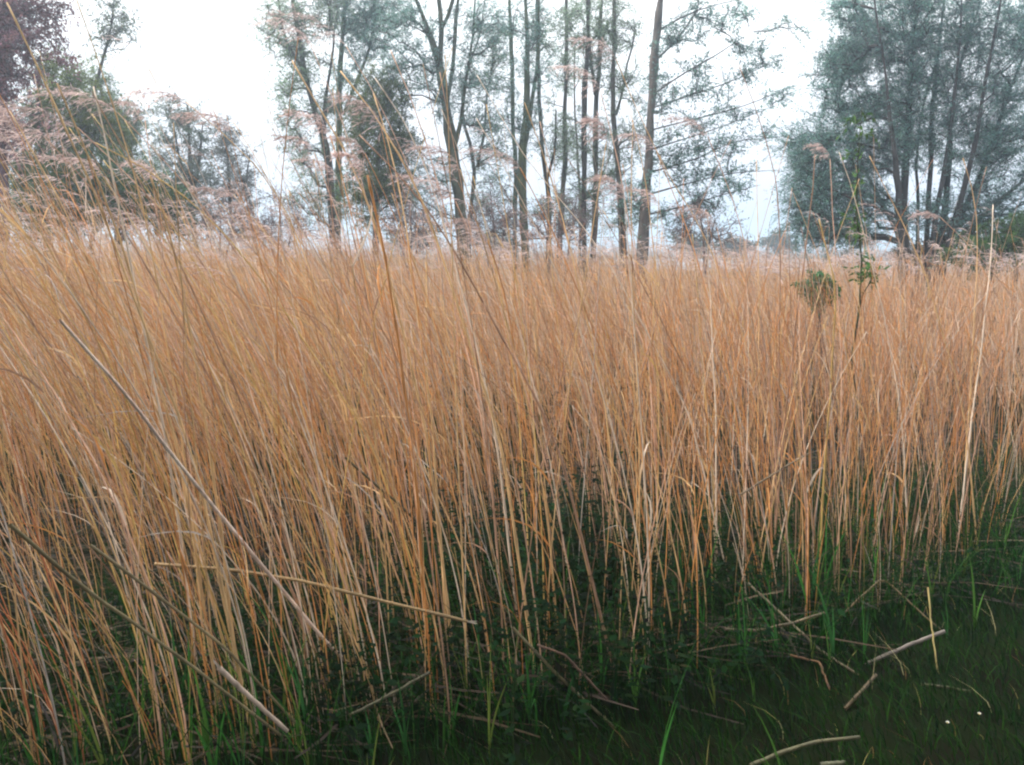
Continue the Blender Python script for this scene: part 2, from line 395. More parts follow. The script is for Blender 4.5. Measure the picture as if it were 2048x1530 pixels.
tree('forked_tree', 'big dark tree whose trunk forks high up into two limbs', 'tree', 18,
     [[(925, 500, 17), (914, 400, 16), (903, 300, 15), (892, 220, 13), (885, 160, 12), (880, 135, 11)],
      [(880, 140, 9), (872, 100, 7.5), (850, 50, 6.5), (830, 0, 5), (805, -90, 3)],
      [(880, 140, 8), (882, 60, 7), (876, 20, 6), (868, -90, 3)], [(882, 60, 5), (898, 30, 5), (905, 0, 4.5), (920, -90, 3)],
      [(893, 205, 6), (905, 150, 5), (915, 60, 4.5), (920, 0, 4), (930, -100, 2)], [(905, 310, 6), (925, 230, 5), (930, 150, 4), (945, 80, 3), (950, 0, 2)]],
     [(800, 60, 60, 60, 38), (850, 90, 50, 60, 26), (790, 140, 45, 45, 22), (960, 60, 60, 70, 36), (940, 150, 55, 60, 26), (870, 190, 60, 50, 20),
      (860, -90, 120, 70, 70), (850, 330, 60, 70, 24), (960, 250, 50, 70, 22), (860, 430, 60, 50, 18)],
     BLU, 110, (.05, .015), mossy=.6)
tree('crooked_tree', 'thin crooked tree close to the right of the forked trunk', 'tree', 19,
     [[(938, 500, 6), (943, 420, 5.5), (955, 330, 5), (940, 280, 4.5), (922, 225, 4), (930, 150, 3), (960, 70, 2), (975, -40, 1.2)], [(955, 335, 4), (968, 260, 3), (975, 180, 2)]],
     [(960, 200, 45, 60, 24), (985, 300, 40, 60, 22), (960, 400, 50, 55, 24), (985, 100, 40, 60, 18)], WIL, 55, (.055, .017))
slim = [
    ('slender mossy-stemmed tree, first of the straight stems right of the crooked tree', 1, 20, [[(1030, 500, 6.5), (1028, 400, 6), (1024, 250, 5.5), (1020, 100, 5), (1016, -100, 3)]], [(1000, 60, 45, 70, 26), (1010, 190, 40, 60, 18), (1005, 330, 45, 60, 18), (1005, 430, 50, 50, 18)]),
    ('stout straight tree with a rough moss burr at its fork', 1, 18, [[(1052, 500, 10), (1048, 400, 10), (1044, 360, 13), (1046, 300, 9), (1052, 200, 8), (1050, 90, 6), (1046, -90, 3)], [(1047, 310, 5), (1064, 220, 4.5), (1078, 100, 4), (1080, -60, 2)]], [(1060, 40, 50, 70, 26), (1070, 150, 45, 60, 20), (1040, 250, 40, 50, 16)]),
    ('thin tree with a bend at mid height between the burred tree and its right neighbour', 0, 19, [[(1096, 500, 7), (1098, 400, 6.5), (1088, 330, 6), (1082, 250, 5), (1076, 130, 4.5), (1074, 0, 4), (1070, -110, 2)], [(1094, 360, 4), (1110, 300, 3), (1112, 220, 2)]], [(1105, 270, 40, 50, 16), (1090, 70, 45, 60, 20), (1095, 400, 45, 50, 16)]),
    ('pale-barked thin tree with slightly swollen stem in the middle of the straight stems', 0, 20, [[(1118, 500, 7), (1122, 400, 7), (1126, 300, 7), (1124, 220, 5.5), (1130, 100, 5), (1132, -100, 3)]], [(1135, 50, 45, 60, 24), (1120, 170, 40, 60, 18), (1140, 300, 40, 60, 18), (1125, 420, 40, 50, 14)]),
    ('dark pole-like tree, left of a close pair', 0, 18, [[(1170, 500, 7), (1170, 400, 7.5), (1170, 300, 7), (1168, 200, 6.5), (1176, 100, 6), (1178, -100, 3)]], [(1165, 50, 45, 60, 24), (1155, 250, 40, 60, 16), (1160, 400, 45, 55, 16)]),
    ('dark pole-like tree, right of a close pair', 0, 18.5, [[(1186, 500, 8), (1190, 400, 8), (1188, 300, 7), (1192, 180, 6), (1200, 60, 5), (1210, -80, 3)], [(1190, 190, 4), (1180, 90, 3.5), (1178, 0, 3), (1176, -90, 1.5)]], [(1200, 120, 40, 60, 20), (1210, 20, 45, 60, 24), (1205, 280, 40, 60, 16), (1200, 400, 40, 50, 14)]),
    ('knotted sinuous tree standing left of the stout tree with level boughs', 0, 18, [[(1248, 505, 10), (1243, 440, 9), (1240, 350, 8), (1234, 270, 7), (1226, 190, 6), (1230, 90, 6), (1228, -90, 3)], [(1232, 230, 4), (1255, 150, 3), (1270, 60, 2)]], [(1240, 60, 50, 60, 30), (1250, 170, 45, 60, 24), (1265, 280, 40, 60, 20), (1230, 350, 40, 50, 14), (1245, 420, 40, 50, 14)]),
    ('spindly young tree behind the close pair of pole-like trees', 0, 23, [[(1158, 500, 4), (1156, 420, 4), (1150, 320, 3), (1146, 200, 2.4), (1150, 80, 1.6)], [(1156, 420, 3), (1200, 360, 2.4), (1222, 310, 1.5)]], [(1150, 140, 35, 60, 14), (1195, 350, 35, 40, 12), (1150, 300, 35, 60, 14)]),
]
for lab, moss, Y, st, bl in slim:
    tree('slender_tree', lab, 'tree', Y, st, bl, BLU if moss else WIL, 100, (.05, .015), group='straight slender trees in the centre', mossy=moss)
tree('level_bough_tree', 'stout tree with level boughs reaching right over open sky', 'tree', 17,
     [[(1284, 510, 16), (1290, 420, 15), (1300, 320, 13), (1304, 230, 12), (1312, 130, 11), (1320, 40, 9), (1328, -60, 7), (1335, -180, 4)],
      [(1312, 120, 3), (1345, 90, 2.4), (1375, 50, 1.8), (1400, 15, 1.2), (1450, -30, 0.6)], [(1306, 190, 2.4), (1360, 150, 1.9), (1440, 105, 1.4), (1500, 65, 0.72)],
      [(1308, 215, 2.4), (1380, 190, 1.8), (1470, 160, 1.2), (1555, 120, 0.6)], [(1302, 260, 2.4), (1380, 240, 1.8), (1480, 215, 1.2), (1590, 170, 0.54)],
      [(1300, 300, 2.4), (1360, 280, 1.8), (1440, 255, 1.2), (1540, 215, 0.54)], [(1298, 345, 2.4), (1390, 320, 1.8), (1470, 280, 1.2), (1560, 275, 0.54)],
      [(1294, 390, 2.4), (1380, 365, 1.8), (1460, 345, 1.2), (1560, 340, 0.54)], [(1290, 430, 2.4), (1360, 415, 1.8), (1440, 390, 1.2), (1520, 370, 0.54)],
      [(1318, 60, 2.4), (1380, 25, 1.8), (1450, 5, 1.2), (1520, -10, 0.54)]],
     [(1335, 90, 32, 40, 14), (1325, 190, 32, 50, 18), (1330, 300, 35, 60, 22), (1380, 60, 45, 30, 12), (1430, 40, 40, 25, 10), (1480, 25, 40, 22, 8),
      (1400, 140, 50, 25, 10), (1480, 100, 50, 20, 9), (1540, 120, 35, 18, 6), (1420, 180, 50, 20, 10), (1510, 150, 45, 18, 8), (1570, 60, 40, 20, 5),
      (1400, 245, 50, 22, 10), (1480, 220, 45, 20, 9), (1550, 195, 40, 16, 6), (1400, 300, 50, 25, 12), (1470, 290, 45, 22, 10), (1530, 275, 35, 16, 5),
      (1380, 350, 50, 25, 14), (1450, 345, 45, 22, 10), (1400, 400, 50, 25, 14), (1470, 380, 45, 20, 8), (1270, 400, 40, 60, 16), (1350, 430, 40, 25, 8), (1380, -60, 90, 60, 40)],
     BLU, 75, (.055, .02), spread=.26, droop=.15, barkcol=(.07, .06, .055))
# right
tree('spreading_willow', 'large spreading multi-stemmed willow on the right of the photo', 'tree', 16,
     [[(1815, 500, 14), (1805, 430, 12), (1812, 350, 10), (1818, 280, 8.6), (1822, 200, 6.5), (1830, 100, 5), (1838, 0, 3.6), (1842, -120, 2.2)],
      [(1800, 490, 10, -.3), (1785, 400, 7.9, -.3), (1780, 330, 6.5, -.4), (1772, 240, 5, -.5), (1765, 150, 3.6, -.6), (1750, 60, 2.9, -.7), (1745, -60, 1.4, -.8)],
      [(1808, 490, 8.6, .3), (1770, 420, 6.5, .4), (1745, 370, 5, .5), (1715, 300, 3.6, .6), (1690, 230, 2.5, .7), (1670, 160, 1.4, .8)],
      [(1852, 500, 8.6, .2), (1852, 420, 7.9, .2), (1858, 320, 7.2, .3), (1862, 220, 5.8, .3), (1870, 130, 4.3, .4), (1885, 30, 2.9, .5), (1895, -90, 1.4, .5)],
      [(1862, 490, 7.2, -.2), (1868, 410, 5.8, -.2), (1885, 310, 5, -.3), (1905, 180, 3.6, -.4), (1920, 80, 2.9, -.5), (1925, -60, 1.4, -.6)],
      [(1880, 490, 10, .2), (1890, 420, 8.6, .2), (1900, 330, 7.2, .2), (1905, 220, 5, .3), (1925, 110, 3.6, .3), (1960, 10, 2.2, .3)],
      [(1890, 490, 9.4, -.3), (1925, 390, 7.9, -.4), (1945, 310, 6.5, -.5), (1960, 200, 5, -.6), (1985, 100, 3.6, -.7), (2005, -20, 2.2, -.8)],
      [(1895, 490, 8.6, 0), (1950, 380, 7.2, 0), (1990, 290, 5.8, .1), (2020, 200, 4.3, .1), (2060, 90, 2.9, .1), (2090, 0, 1.4, .1)],
      [(1900, 495, 7.9, .3), (1970, 430, 6.5, .4), (2040, 370, 5, .5), (2100, 310, 3.6, .5), (2160, 240, 2.2, .5)],
      [(1835, 500, 5.8, .5), (1832, 410, 4.3, .5), (1828, 320, 3.6, .6), (1840, 230, 2.9, .6), (1870, 130, 2.2, .6)]],
     [(1640, 310, 60, 45, 60), (1600, 370, 40, 50, 34), (1690, 240, 60, 60, 60), (1640, 430, 60, 50, 40), (1710, 120, 60, 70, 70), (1670, 150, 40, 50, 36),
      (1760, 60, 70, 70, 80), (1780, 180, 70, 70, 70), (1850, 100, 80, 80, 80), (1850, 10, 80, 60, 64), (1940, 60, 80, 80, 80), (1930, 200, 70, 70, 60),
      (2020, 150, 60, 90, 70), (2010, 280, 60, 60, 46), (1730, 330, 55, 55, 40), (1870, 290, 80, 50, 32), (1950, 360, 50, 50, 22), (2060, 40, 80, 80, 60),
      (1850, -110, 170, 90, 120), (2080, 240, 60, 110, 60), (2100, 380, 60, 60, 30), (1700, 430, 45, 55, 30), (1800, 250, 70, 60, 46), (1690, 370, 50, 50, 40), (1630, 390, 45, 45, 36), (1960, 290, 60, 50, 36), (1600, 300, 45, 40, 34), (1750, 420, 45, 50, 22), (1860, 200, 70, 60, 44), (1640, 470, 50, 25, 22), (1590, 440, 35, 35, 20), (1710, 475, 50, 22, 24), (1830, 440, 50, 40, 20), (1900, 420, 60, 40, 24), (1780, 300, 60, 50, 30), (1990, 380, 60, 50, 26), (1690, 10, 45, 40, 24), (2000, 440, 60, 45, 24)],
     (.12, .225, .20), 125, (.05, .0135), barkcol=(.042, .038, .038))
tree('corner_bush', 'low dark bush at the right edge beneath the spreading willow', 'bush', 14,
     [[(2030, 530, 5), (2030, 480, 4), (2035, 450, 2)], [(1985, 530, 4), (1975, 490, 3), (1970, 460, 2)]],
     [(2020, 480, 45, 35, 46), (1975, 500, 45, 30, 34), (1930, 510, 40, 24, 22), (2070, 470, 50, 45, 40)], DKG, 100, (.055, .022), spread=.2)
tree('dark_undershrub', 'dark tangled shrub around the foot of the spreading willow', 'bush', 16.5,
     [[(1870, 520, 5), (1880, 480, 4), (1890, 450, 2)], [(1920, 520, 5), (1935, 470, 4), (1945, 430, 2)]],
     [(1900, 470, 60, 40, 40), (1830, 500, 40, 28, 22), (1950, 450, 45, 40, 26)], (.05, .07, .04), 80, (.055, .02), spread=.2)
tree('leafy_bush', 'small round dark green bush poking through the reeds on the right', 'bush', 8.5,
     [[(1640, 640, 4), (1638, 600, 3), (1635, 570, 1.5)], [(1640, 620, 3), (1655, 590, 2), (1662, 570, 1)]],
     [(1630, 575, 24, 22, 20), (1645, 590, 18, 16, 10), (1662, 576, 10, 12, 4)], (.045, .15, .06), 90, (.05, .018), spread=.09, tip_r=.002)
tree('green_sapling', 'very thin dark-stemmed green sapling standing among the right-hand reeds', 'sapling', 6.0,
     [[(1718, 830, 2.6), (1708, 730, 2.6), (1704, 690, 2.6), (1716, 620, 2.7), (1717, 540, 2.6), (1712, 450, 2.2), (1713, 360, 1.7), (1719, 270, 1.2), (1724, 215, .7)]],
     [(1722, 250, 14, 30, 3), (1708, 340, 22, 30, 3), (1705, 440, 26, 30, 4), (1732, 548, 16, 20, 10), (1725, 480, 24, 20, 3)],
     (.06, .13, .035), 12, (.05, .016), spread=.08, tip_r=.0012, barkcol=(.035, .04, .022))
for px, Y, lab in [(560, 18, 'pinkish twiggy shrub at the foot of the leaning willow'), (820, 17, 'pinkish twiggy shrub between the round willow and the forked tree'), (985, 17, 'pinkish twiggy shrub at the foot of the crooked tree'),
                   (1120, 16.5, 'pinkish twiggy shrub under the straight slender trees'), (1400, 17, 'pinkish twiggy shrub under the level boughs'), (440, 17, 'pinkish twiggy shrub below the pale thin willow')]:
    tree('twiggy_shrub', lab, 'shrub', Y, [[(px, 500, 3), (px + 4, 460, 2.5), (px - 3, 400, 1.5)], [(px + 14, 500, 2.5), (px + 30, 440, 1.6)], [(px - 12, 500, 2.5), (px - 34, 440, 1.6)]],
         [(px, 430, 55, 50, 26), (px - 35, 460, 40, 35, 18), (px + 40, 455, 40, 40, 18)], (.17, .125, .12), 34, (.05, .016), group='twiggy shrubs among the tree feet', spread=.3, barkcol=(.12, .09, .09))
# far away
for k, (px, Y, wpx, hpx, lab) in enumerate([
        (1385, 48, 60, 34, 'distant low dark hedge clump beyond the tree with level boughs'),
        (1470, 50, 55, 26, 'distant olive hedge clump on the skyline left of the spreading willow'),
        (1560, 55, 50, 40, 'distant hazy bush on the skyline by the spreading willow'),
        (990, 46, 50, 40, 'small distant dark bush seen below the crooked tree'),
        (530, 70, 60, 60, 'far hazy shrub in the bottom of the open sky gap'),
        (820, 52, 70, 50, 'far pale shrub seen between the round willow and the forked tree')]):
    tree('distant_bush', lab, 'bush', Y, [[(px, 500, 3), (px + 2, 480, 2)]], [(px - wpx * .3, 498 - hpx * .3, wpx * .5, hpx * .5, 16), (px + wpx * .3, 500 - hpx * .25, wpx * .5, hpx * .4, 16)],
         (.07, .09, .06) if k != 4 else (.1, .11, .12), 90, (.17, .09), group='distant bushes on the skyline', spread=.45, tip_r=.012)

def added_shade_trees():
    """added trees out of view behind the camera, shaped to shade the grass"""
    for x0, y0, h, lab in [(-6.8, -2.6, 9.5, 'added unseen leafy tree for shade, behind the viewer to the left'), (-.6, -2.9, 10.5, 'added unseen leafy tree for shade, straight behind the viewer'), (6.6, -3.0, 9.5, 'added unseen leafy tree for shade, behind the viewer to the right')]:
        b = np.array([x0, y0, 0]); root = empty('added_shade_tree', b, lab, 'tree', 'added unseen shade trees')
        k = 9; z = np.linspace(-.1, h * .8, k); g = Geo()
        tubes(g, np.stack([x0 + rng.normal(0, .05, k), y0 + .02 * z + rng.normal(0, .05, k), z], 1)[None], np.linspace(.2, .05, k)[None], 9, np.array([BARK])); g.obj('trunk', M_BARK, root, b)
        n = 15000
        d = rand_dir(n) * (rng.random((n, 1)) ** .4)
        p = np.array([x0, y0 + 1.3, h * .58]) + d * np.array([4.6, 4.6, h * .44]); p[:, 2] = np.maximum(p[:, 2], np.where(p[:, 1] > -1.2, 4.1 + rng.uniform(0, .6, n), .3 + rng.random(n)))
        g = Geo(); leaves(g, p, rand_dir(n), norm(rand_dir(n) + np.array([0, 0, .6])), rng.uniform(.14, .26, n), rng.uniform(.09, .15, n), np.array([.05, .08, .035]) * (1 + .2 * rng.normal(size=(n, 1))))
        for q in range(14):
            a = rng.uniform(0, 6.28); s0 = np.array([x0, y0, rng.uniform(2.5, h * .7)]); e0 = s0 + np.array([3.4 * math.cos(a), 3.2 * math.sin(a) + .8, rng.uniform(.8, 2.2)])
            tubes(g, resample([s0, (s0 + e0) / 2 + [0, 0, .4], e0], 6)[None], np.linspace(.06, .015, 6)[None], 5, np.array([BARK]))
        g.obj('crown', M_LEAF, root, b, smooth=False, kind='stuff')
added_shade_trees()  # unseen canopy added to darken the foreground

# ------------------------------------------------------------------ haze volume, added to stand in for lens glare
HAZE = 0.0055
def haze():
    g = Geo(); x0, x1, y0, y1, z0, z1 = -520, 520, -70, 720, -1.2, 14.5
    g.add([(x, y, z) for z in (z0, z1) for y in (y0, y1) for x in (x0, x1)], q=[(0, 2, 3, 1), (4, 5, 7, 6), (0, 1, 5, 4), (2, 6, 7, 3), (0, 4, 6, 2), (1, 3, 7, 5)])
    m = bpy.data.materials.new('air'); m.use_nodes = True; t = m.node_tree; t.nodes.clear()
    o = t.nodes.new('ShaderNodeOutputMaterial'); v = t.nodes.new('ShaderNodeVolumePrincipled')
    v.inputs['Color'].default_value = (.72, .86, 1.0, 1); v.inputs['Density'].default_value = HAZE; v.inputs['Anisotropy'].default_value = .7
    t.links.new(v.outputs[0], o.inputs['Volume'])
    ob = g.obj('haze', m, smooth=False); tag(ob, 'added pale haze standing in for lens glare over the trees', kind='stuff')
haze()

# ------------------------------------------------------------------ reeds
PAL = {'straw': (.63, .40, .195), 'pale': (.66, .53, .42), 'orange': (.58, .26, .085), 'brown': (.33, .19, .12), 'pinkish': (.60, .36, .25), 'golden': (.58, .38, .13), 'grey': (.42, .36, .32), 'rust': (.46, .15, .06)}
PK = list(PAL); PW = np.array([.28, .13, .21, .14, .12, .06, .06, 0]); PW /= PW.sum()
PARR = np.array([PAL[k] for k in PK])
def pick(b):
    n = len(b); t = np.clip((np.asarray(b) + .5) / 1.0, 0, 1)[:, None]
    wl = np.array([.36, .18, .12, .06, .08, .15, .05, 0]); wr = np.array([.16, .09, .24, .29, .12, .02, .08, 0])
    cw = np.cumsum(wl * (1 - t) + wr * t, 1)
    return np.minimum((rng.random((n, 1)) > cw).sum(1), 6)
def edge(x):
    return np.interp(x, [-3, -1.5, 0, .9, 2.4, 6], [2.15, 2.4, 3.05, 3.45, 4.35, 6.5])
def lean_of(ang_x):      # mean lean (tan) by bearing x/y
    return np.interp(ang_x, [-.6, -.3, 0, .25, .45, .6], [-.42, -.38, -.26, -.13, -.05, -.06])
def reed_paths(x, y, H, lx, ly, k, p=1.55, wob=.012):
    n = len(x); t = np.linspace(0, 1, k)[None]
    ph = rng.uniform(0, 6.28, (n, 1)); am = wob * H[:, None]
    X = x[:, None] + lx[:, None] * H[:, None] * t ** p + am * np.sin(ph + t * rng.uniform(2, 6, (n, 1))) * t
    Y = y[:, None] + ly[:, None] * H[:, None] * t ** p + am * np.cos(ph * 2 + t * 4) * t
    Z = H[:, None] * t * np.sqrt(np.maximum(.3, 1 - (lx ** 2 + ly ** 2)[:, None] * .55 * t)) + ground_h(x, y)[:, None] - .02
    return np.stack([X, Y, Z], -1)
PLUME_C = np.array([.50, .39, .37])
def plume_geo(g, tip, d, length, n_br, seg, width, tint):
    """feathery drooping head; tip (3,), d direction of the stem end"""
    side = np.array([-1, rng.normal(0, .35), 0]); side = norm(side)
    t = np.linspace(0, 1, n_br)[:, None]
    ax = tip + d * length * t * .9 + side * length * .55 * t ** 2 + np.array([0, 0, -length * .45]) * t ** 2.2
    k = seg + 1; u = np.linspace(0, 1, k)[None, :, None]
    bl = length * (.42 - .28 * np.abs(t - .35)) * rng.uniform(.7, 1.15, (n_br, 1))
    bd = norm(d * .8 + side * .8 + rng.normal(0, .5, (n_br, 3)))
    pa = ax[:, None] + bd[:, None] * bl[:, None] * u + (side * .35 + np.array([0, 0, -.6])) * bl[:, None] * u ** 2
    wd = width * (1 - .75 * np.linspace(0, 1, k)[None]) * np.ones((n_br, 1))
    cols = tint * (1 + .15 * rng.normal(size=(n_br, 1)))
    ribbons(g, pa, wd, rand_dir(n_br), np.clip(cols, .02, 1))
    return pa, cols
def plume_fine(g, tip, d, length, tint):
    pa, cols = plume_geo(g, tip, d, length * .85, 34, 3, .0026, tint)
    n, k, _ = pa.shape
    m = 9                                       # silky spikelets along each branchlet
    i = np.repeat(np.arange(n), m); s_ = rng.uniform(.1, 1, n * m) * (k - 1); j = np.minimum(s_.astype(int), k - 2); f = (s_ - j)[:, None]
    p = pa[i, j] * (1 - f) + pa[i, j + 1] * f
    ax = norm(norm(pa[i, j + 1] - pa[i, j]) + rng.normal(0, .5, (n * m, 3)) + np.array([-.2, 0, -.3]))
    leaves(g, p, ax, rand_dir(n * m), rng.uniform(.012, .026, n * m), rng.uniform(.002, .0038, n * m), np.clip(cols[i] * (1.05 + .2 * rng.normal(size=(n * m, 1))), .02, 1))

def stuff_reeds():
    g = Geo()
    zones = [  # y0, y1, density, k, sides, radius, leaves per stem
        (3.0, 5.5, 165, 7, 4, .0022, .9), (5.5, 9, 150, 6, 3, .0026, .9), (9, 15, 75, 5, 3, .0038, 1.2), (15, 30, 26, 4, 3, .0056, 1.6)]
    for (y0, y1, den, k, sd_, r, nl) in zones:
        xm = .62 * y1 + 1.2
        n = int((y1 - y0) * 2 * xm * den)
        y = rng.uniform(y0, y1, n); x = rng.uniform(-xm, xm, n)
        # stands are patchy
        patch = np.sin(x * 1.3 + 2 * np.sin(y * .7)) * np.sin(y * 1.1 + 1.4 * np.sin(x * .8))
        keep = (np.abs(x) < .62 * y + 1.0) & (y > edge(x) + .75 + .35 * rng.random(n)) & (rng.random(n) < .80 + .2 * patch)
        # nettle patch thins the stand
        nett = np.exp(-(((x - .35) / .8) ** 2 + ((y - 4.2) / .7) ** 2))
        keep &= rng.random(n) > .6 * nett
        keep &= rng.random(n) < np.clip((y - edge(x) - .5) / 2.5, .16, 1)
        x = x[keep]; y = y[keep]; n = len(x); b = x / y
        Hm = np.interp(b, [-.6, -.25, 0, .3, .6], [1.74, 1.62, 1.52, 1.38, 1.36]) + np.where(y < 11, np.clip((-b - .22) * .75, 0, .24), 0) + .03 * np.sin(x * 2.3) * np.sin(y * 1.9)
        H = Hm * rng.normal(.94, .10, n)
        tall = rng.random(n) < np.interp(y, [3, 6, 12, 30], [.13, .11, .07, .03]) * np.interp(b, [-.6, -.3, 0, .3, .6], [2.8, 2.1, 1.1, .6, .6])
        H[tall] += rng.gamma(2.0, .16, tall.sum()) + .08
        lx = lean_of(b) + rng.normal(0, .17, n) + np.where(rng.random(n) < .08, rng.uniform(.1, .32, n), 0); ly = rng.normal(-.02, .14, n)
        pa = reed_paths(x, y, H, lx, ly, k)
        ci = pick(b); c = PARR[ci] * (1 + .13 * rng.normal(size=(n, 1)))
        c = np.clip(c, .05, .85)
        warm = ((y < 6.8) & (rng.random(n) < .5))[:, None] * .6; c = c * (1 - warm) + np.array([.56, .255, .085]) * warm
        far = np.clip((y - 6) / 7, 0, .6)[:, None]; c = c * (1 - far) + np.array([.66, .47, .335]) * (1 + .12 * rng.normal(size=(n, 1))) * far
        rr = r * rng.uniform(.65, 1.35, n)[:, None] * np.linspace(1, .5, k)[None]
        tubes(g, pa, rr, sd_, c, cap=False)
        # dry blades
        m = int(n * nl); i = rng.integers(0, n, m); s_ = rng.uniform(.12, .95, m); f = s_ * (k - 1); j = np.minimum(f.astype(int), k - 2); f = (f - j)[:, None]
        p0 = pa[i, j] * (1 - f) + pa[i, j + 1] * f
        ln = rng.uniform(.14, .42, m)[:, None]
        dr = norm(np.stack([rng.normal(-.35, .25, m), rng.normal(0, .25, m), rng.normal(.95, .3, m)], 1))
        p1 = p0 + dr * ln * .55; p2 = p1 + norm(dr + np.array([-.25, 0, -.75])) * ln * .5
        wd = (r * 2.2 * rng.uniform(.5, 1.4, m))[:, None] * np.array([[1, .85, .15]])
        cl = np.clip(PARR[pick(b[i])] * (1 + .15 * rng.normal(size=(m, 1))), .05, .85)
        ribbons(g, np.stack([p0, p1, p2], 1), wd, norm(np.cross(dr, rand_dir(m))), cl)
        # heads on the taller stems
        hi = np.where((H > Hm * 1.02) & (rng.random(n) < (.30 if y0 > 5 else .16)))[0]
        for q in hi:
            d = norm(pa[q, -1] - pa[q, -2])
            plume_geo(g, pa[q, -1], d, rng.uniform(.16, .28), 14 if y0 < 9 else 9, 2, .006 if y0 < 9 else .011, PLUME_C * rng.uniform(.8, 1.2))
    # thin and broken stems of the open front rows
    n = 900; x = rng.uniform(-2.6, 4.2, n); y = edge(x) + np.abs(rng.normal(.15, .75, n)) - .1
    k_ = (np.abs(x) < .62 * y + .1) & (y < edge(x) + 2.0) & (y > 2.3) & (rng.random(n) < np.where((x / y > .2) & (y < edge(x) + .2), .4, 1)) & (rng.random(n) > .7 * np.exp(-((x - .25) / .7) ** 2)); x = x[k_]; y = y[k_]; n = len(x); b = x / y
    H = np.where(rng.random(n) < .45, rng.uniform(.3, 1.0, n), rng.normal(1.38, .2, n))
    pa = reed_paths(x, y, H, lean_of(b) * rng.uniform(.3, 1.1, n) + rng.normal(0, .17, n), rng.normal(0, .14, n), 7)
    c = np.clip(PARR[pick(b)] * (1 + .16 * rng.normal(size=(n, 1))), .05, .85)
    tubes(g, pa, rng.uniform(.0011, .0022, n)[:, None] * np.linspace(1, .6, 7)[None], 4, c, cap=False)
    o = g.obj('reed_bed', M_RLEAF); tag(o, 'dense mass of dry tan reeds filling the field to the trees', 'reed bed', kind='stuff')
stuff_reeds()

# individual reeds
def bearing(px):
    for lim, t in [(70, 'before the copper-leaved tree'), (215, 'before the olive bushy willow'), (320, 'before the dark bush at left'), (425, 'below the small forked willow'),
                   (520, 'before the pale thin willow'), (600, 'in the open sky gap'), (690, 'before the leaning willow'), (775, 'before the straight willow'),
                   (845, 'before the dense low green willow'), (930, 'before the forked tree'), (1000, 'beside the crooked tree'), (1080, 'before the burred straight tree'),
                   (1150, 'amid the straight slender stems'), (1215, 'before the pole-like pair'), (1270, 'before the knotted tree'), (1345, 'before the level-boughed tree'),
                   (1450, 'under the level boughs'), (1560, 'in the sky gap right of centre'), (1690, 'left of the green sapling'), (1780, 'beside the green sapling'),
                   (1890, 'before the spreading willow stems'), (1990, 'right of the spreading willow stems')]:
        if px < lim: return t
    return 'by the right photo edge'
n_reed = 0
def reed_object(path, rad, cname, col, plume=0.0, label=None, nleaf=0, sides=6):
    """path (k,3) from the ground up"""
    global n_reed
    n_reed += 1
    b = path[0].copy(); k = len(path)
    tx, ty = pix(path[-1]); bx, by = pix(path[k // 2])
    lean = math.degrees(math.atan2(path[-1, 0] - path[k // 2, 0], path[-1, 2] - path[k // 2, 2]))
    if label is None:
        ln = 'upright' if abs(lean) < 6 else 'slightly left-leaning' if -16 < lean <= -6 else 'left-leaning' if -28 < lean <= -16 else 'steeply left-leaning' if lean <= -28 else 'slightly right-leaning' if lean < 16 else 'right-leaning'
        hh = 'high against the sky' if ty < 240 else 'rising past the skyline' if ty < 470 else 'ending near the skyline' if ty < 600 else 'ending within the reed mass' if ty < 850 else 'snapped off low down'
        if ty < -5: hh = 'leaving the top of the photo'
        hd = 'plumed ' if plume else ''
        th = 'thin ' if rad < .0024 else 'stout ' if rad > .0031 else ''
        label = f'{ln} {cname} {hd}reed {hh}, {bearing(tx)}'
        for ad in ([th] if th else []) + (['bladed '] if nleaf else []):
            if len(label.replace('-', ' ').split()) < 16: label = label.replace(f'{cname} {hd}reed', f'{ad}{cname} {hd}reed')
    root = empty('reed', b, label, 'reed', 'reeds along the front of the reed bed')
    r = np.linspace(rad, rad * (.5 if plume else .38), k)
    g = Geo()
    cc = np.repeat(np.array(col)[None], k, 0)
    # node rings: each joint a little thicker
    kk = k * 3; t = np.linspace(0, k - 1, kk); j = np.minimum(t.astype(int), k - 2); f = (t - j)[:, None]
    pp = path[j] * (1 - f) + path[j + 1] * f; rr = np.interp(t, np.arange(k), r)
    rr[::5] *= 1.35
    cv = np.repeat(np.array(col)[None], kk, 0) * (1 + .10 * np.repeat(rng.normal(size=(kk // 5 + 1, 1)), 5, 0)[:kk])
    cv[::5] *= .86
    tubes(g, pp[None], rr[None], sides, np.clip(cv, .03, .9)[None])
    g.obj('stem', M_REED, root, b)
    for _ in range(nleaf):
        s_ = rng.uniform(.15, .8) * (k - 1); j = int(s_); p0 = path[j] + (path[j + 1] - path[j]) * (s_ - j)
        d = norm(path[j + 1] - path[j] + np.array([rng.normal(-.1, .25), rng.normal(0, .25), 0]) * np.linalg.norm(path[j + 1] - path[j]))
        ln = rng.uniform(.16, .4); u = np.linspace(0, 1, 6)[:, None]
        lp = p0 + d * ln * u + np.array([rng.normal(-.25, .2), rng.normal(0, .15), -rng.uniform(.15, .7)]) * ln * u ** 2.2
        wd = rad * 2.1 * np.array([.9, 1.1, 1.0, .8, .5, .08]) * rng.uniform(.8, 1.5)
        cl = PARR[rng.choice(len(PK), p=PW)] * rng.uniform(.85, 1.15)
        g = Geo(); ribbons(g, lp[None], wd[None], norm(np.cross(d, rand_dir(1)[0]))[None], cl[None], fold=.25)
        g.obj('leaf', M_RLEAF, root, b)
    if plume:
        g = Geo(); plume_fine(g, path[-1], norm(path[-1] - path[-2]), plume, PLUME_C * rng.uniform(.85, 1.2)); g.obj('plume', M_PLUME, root, b)
    return root
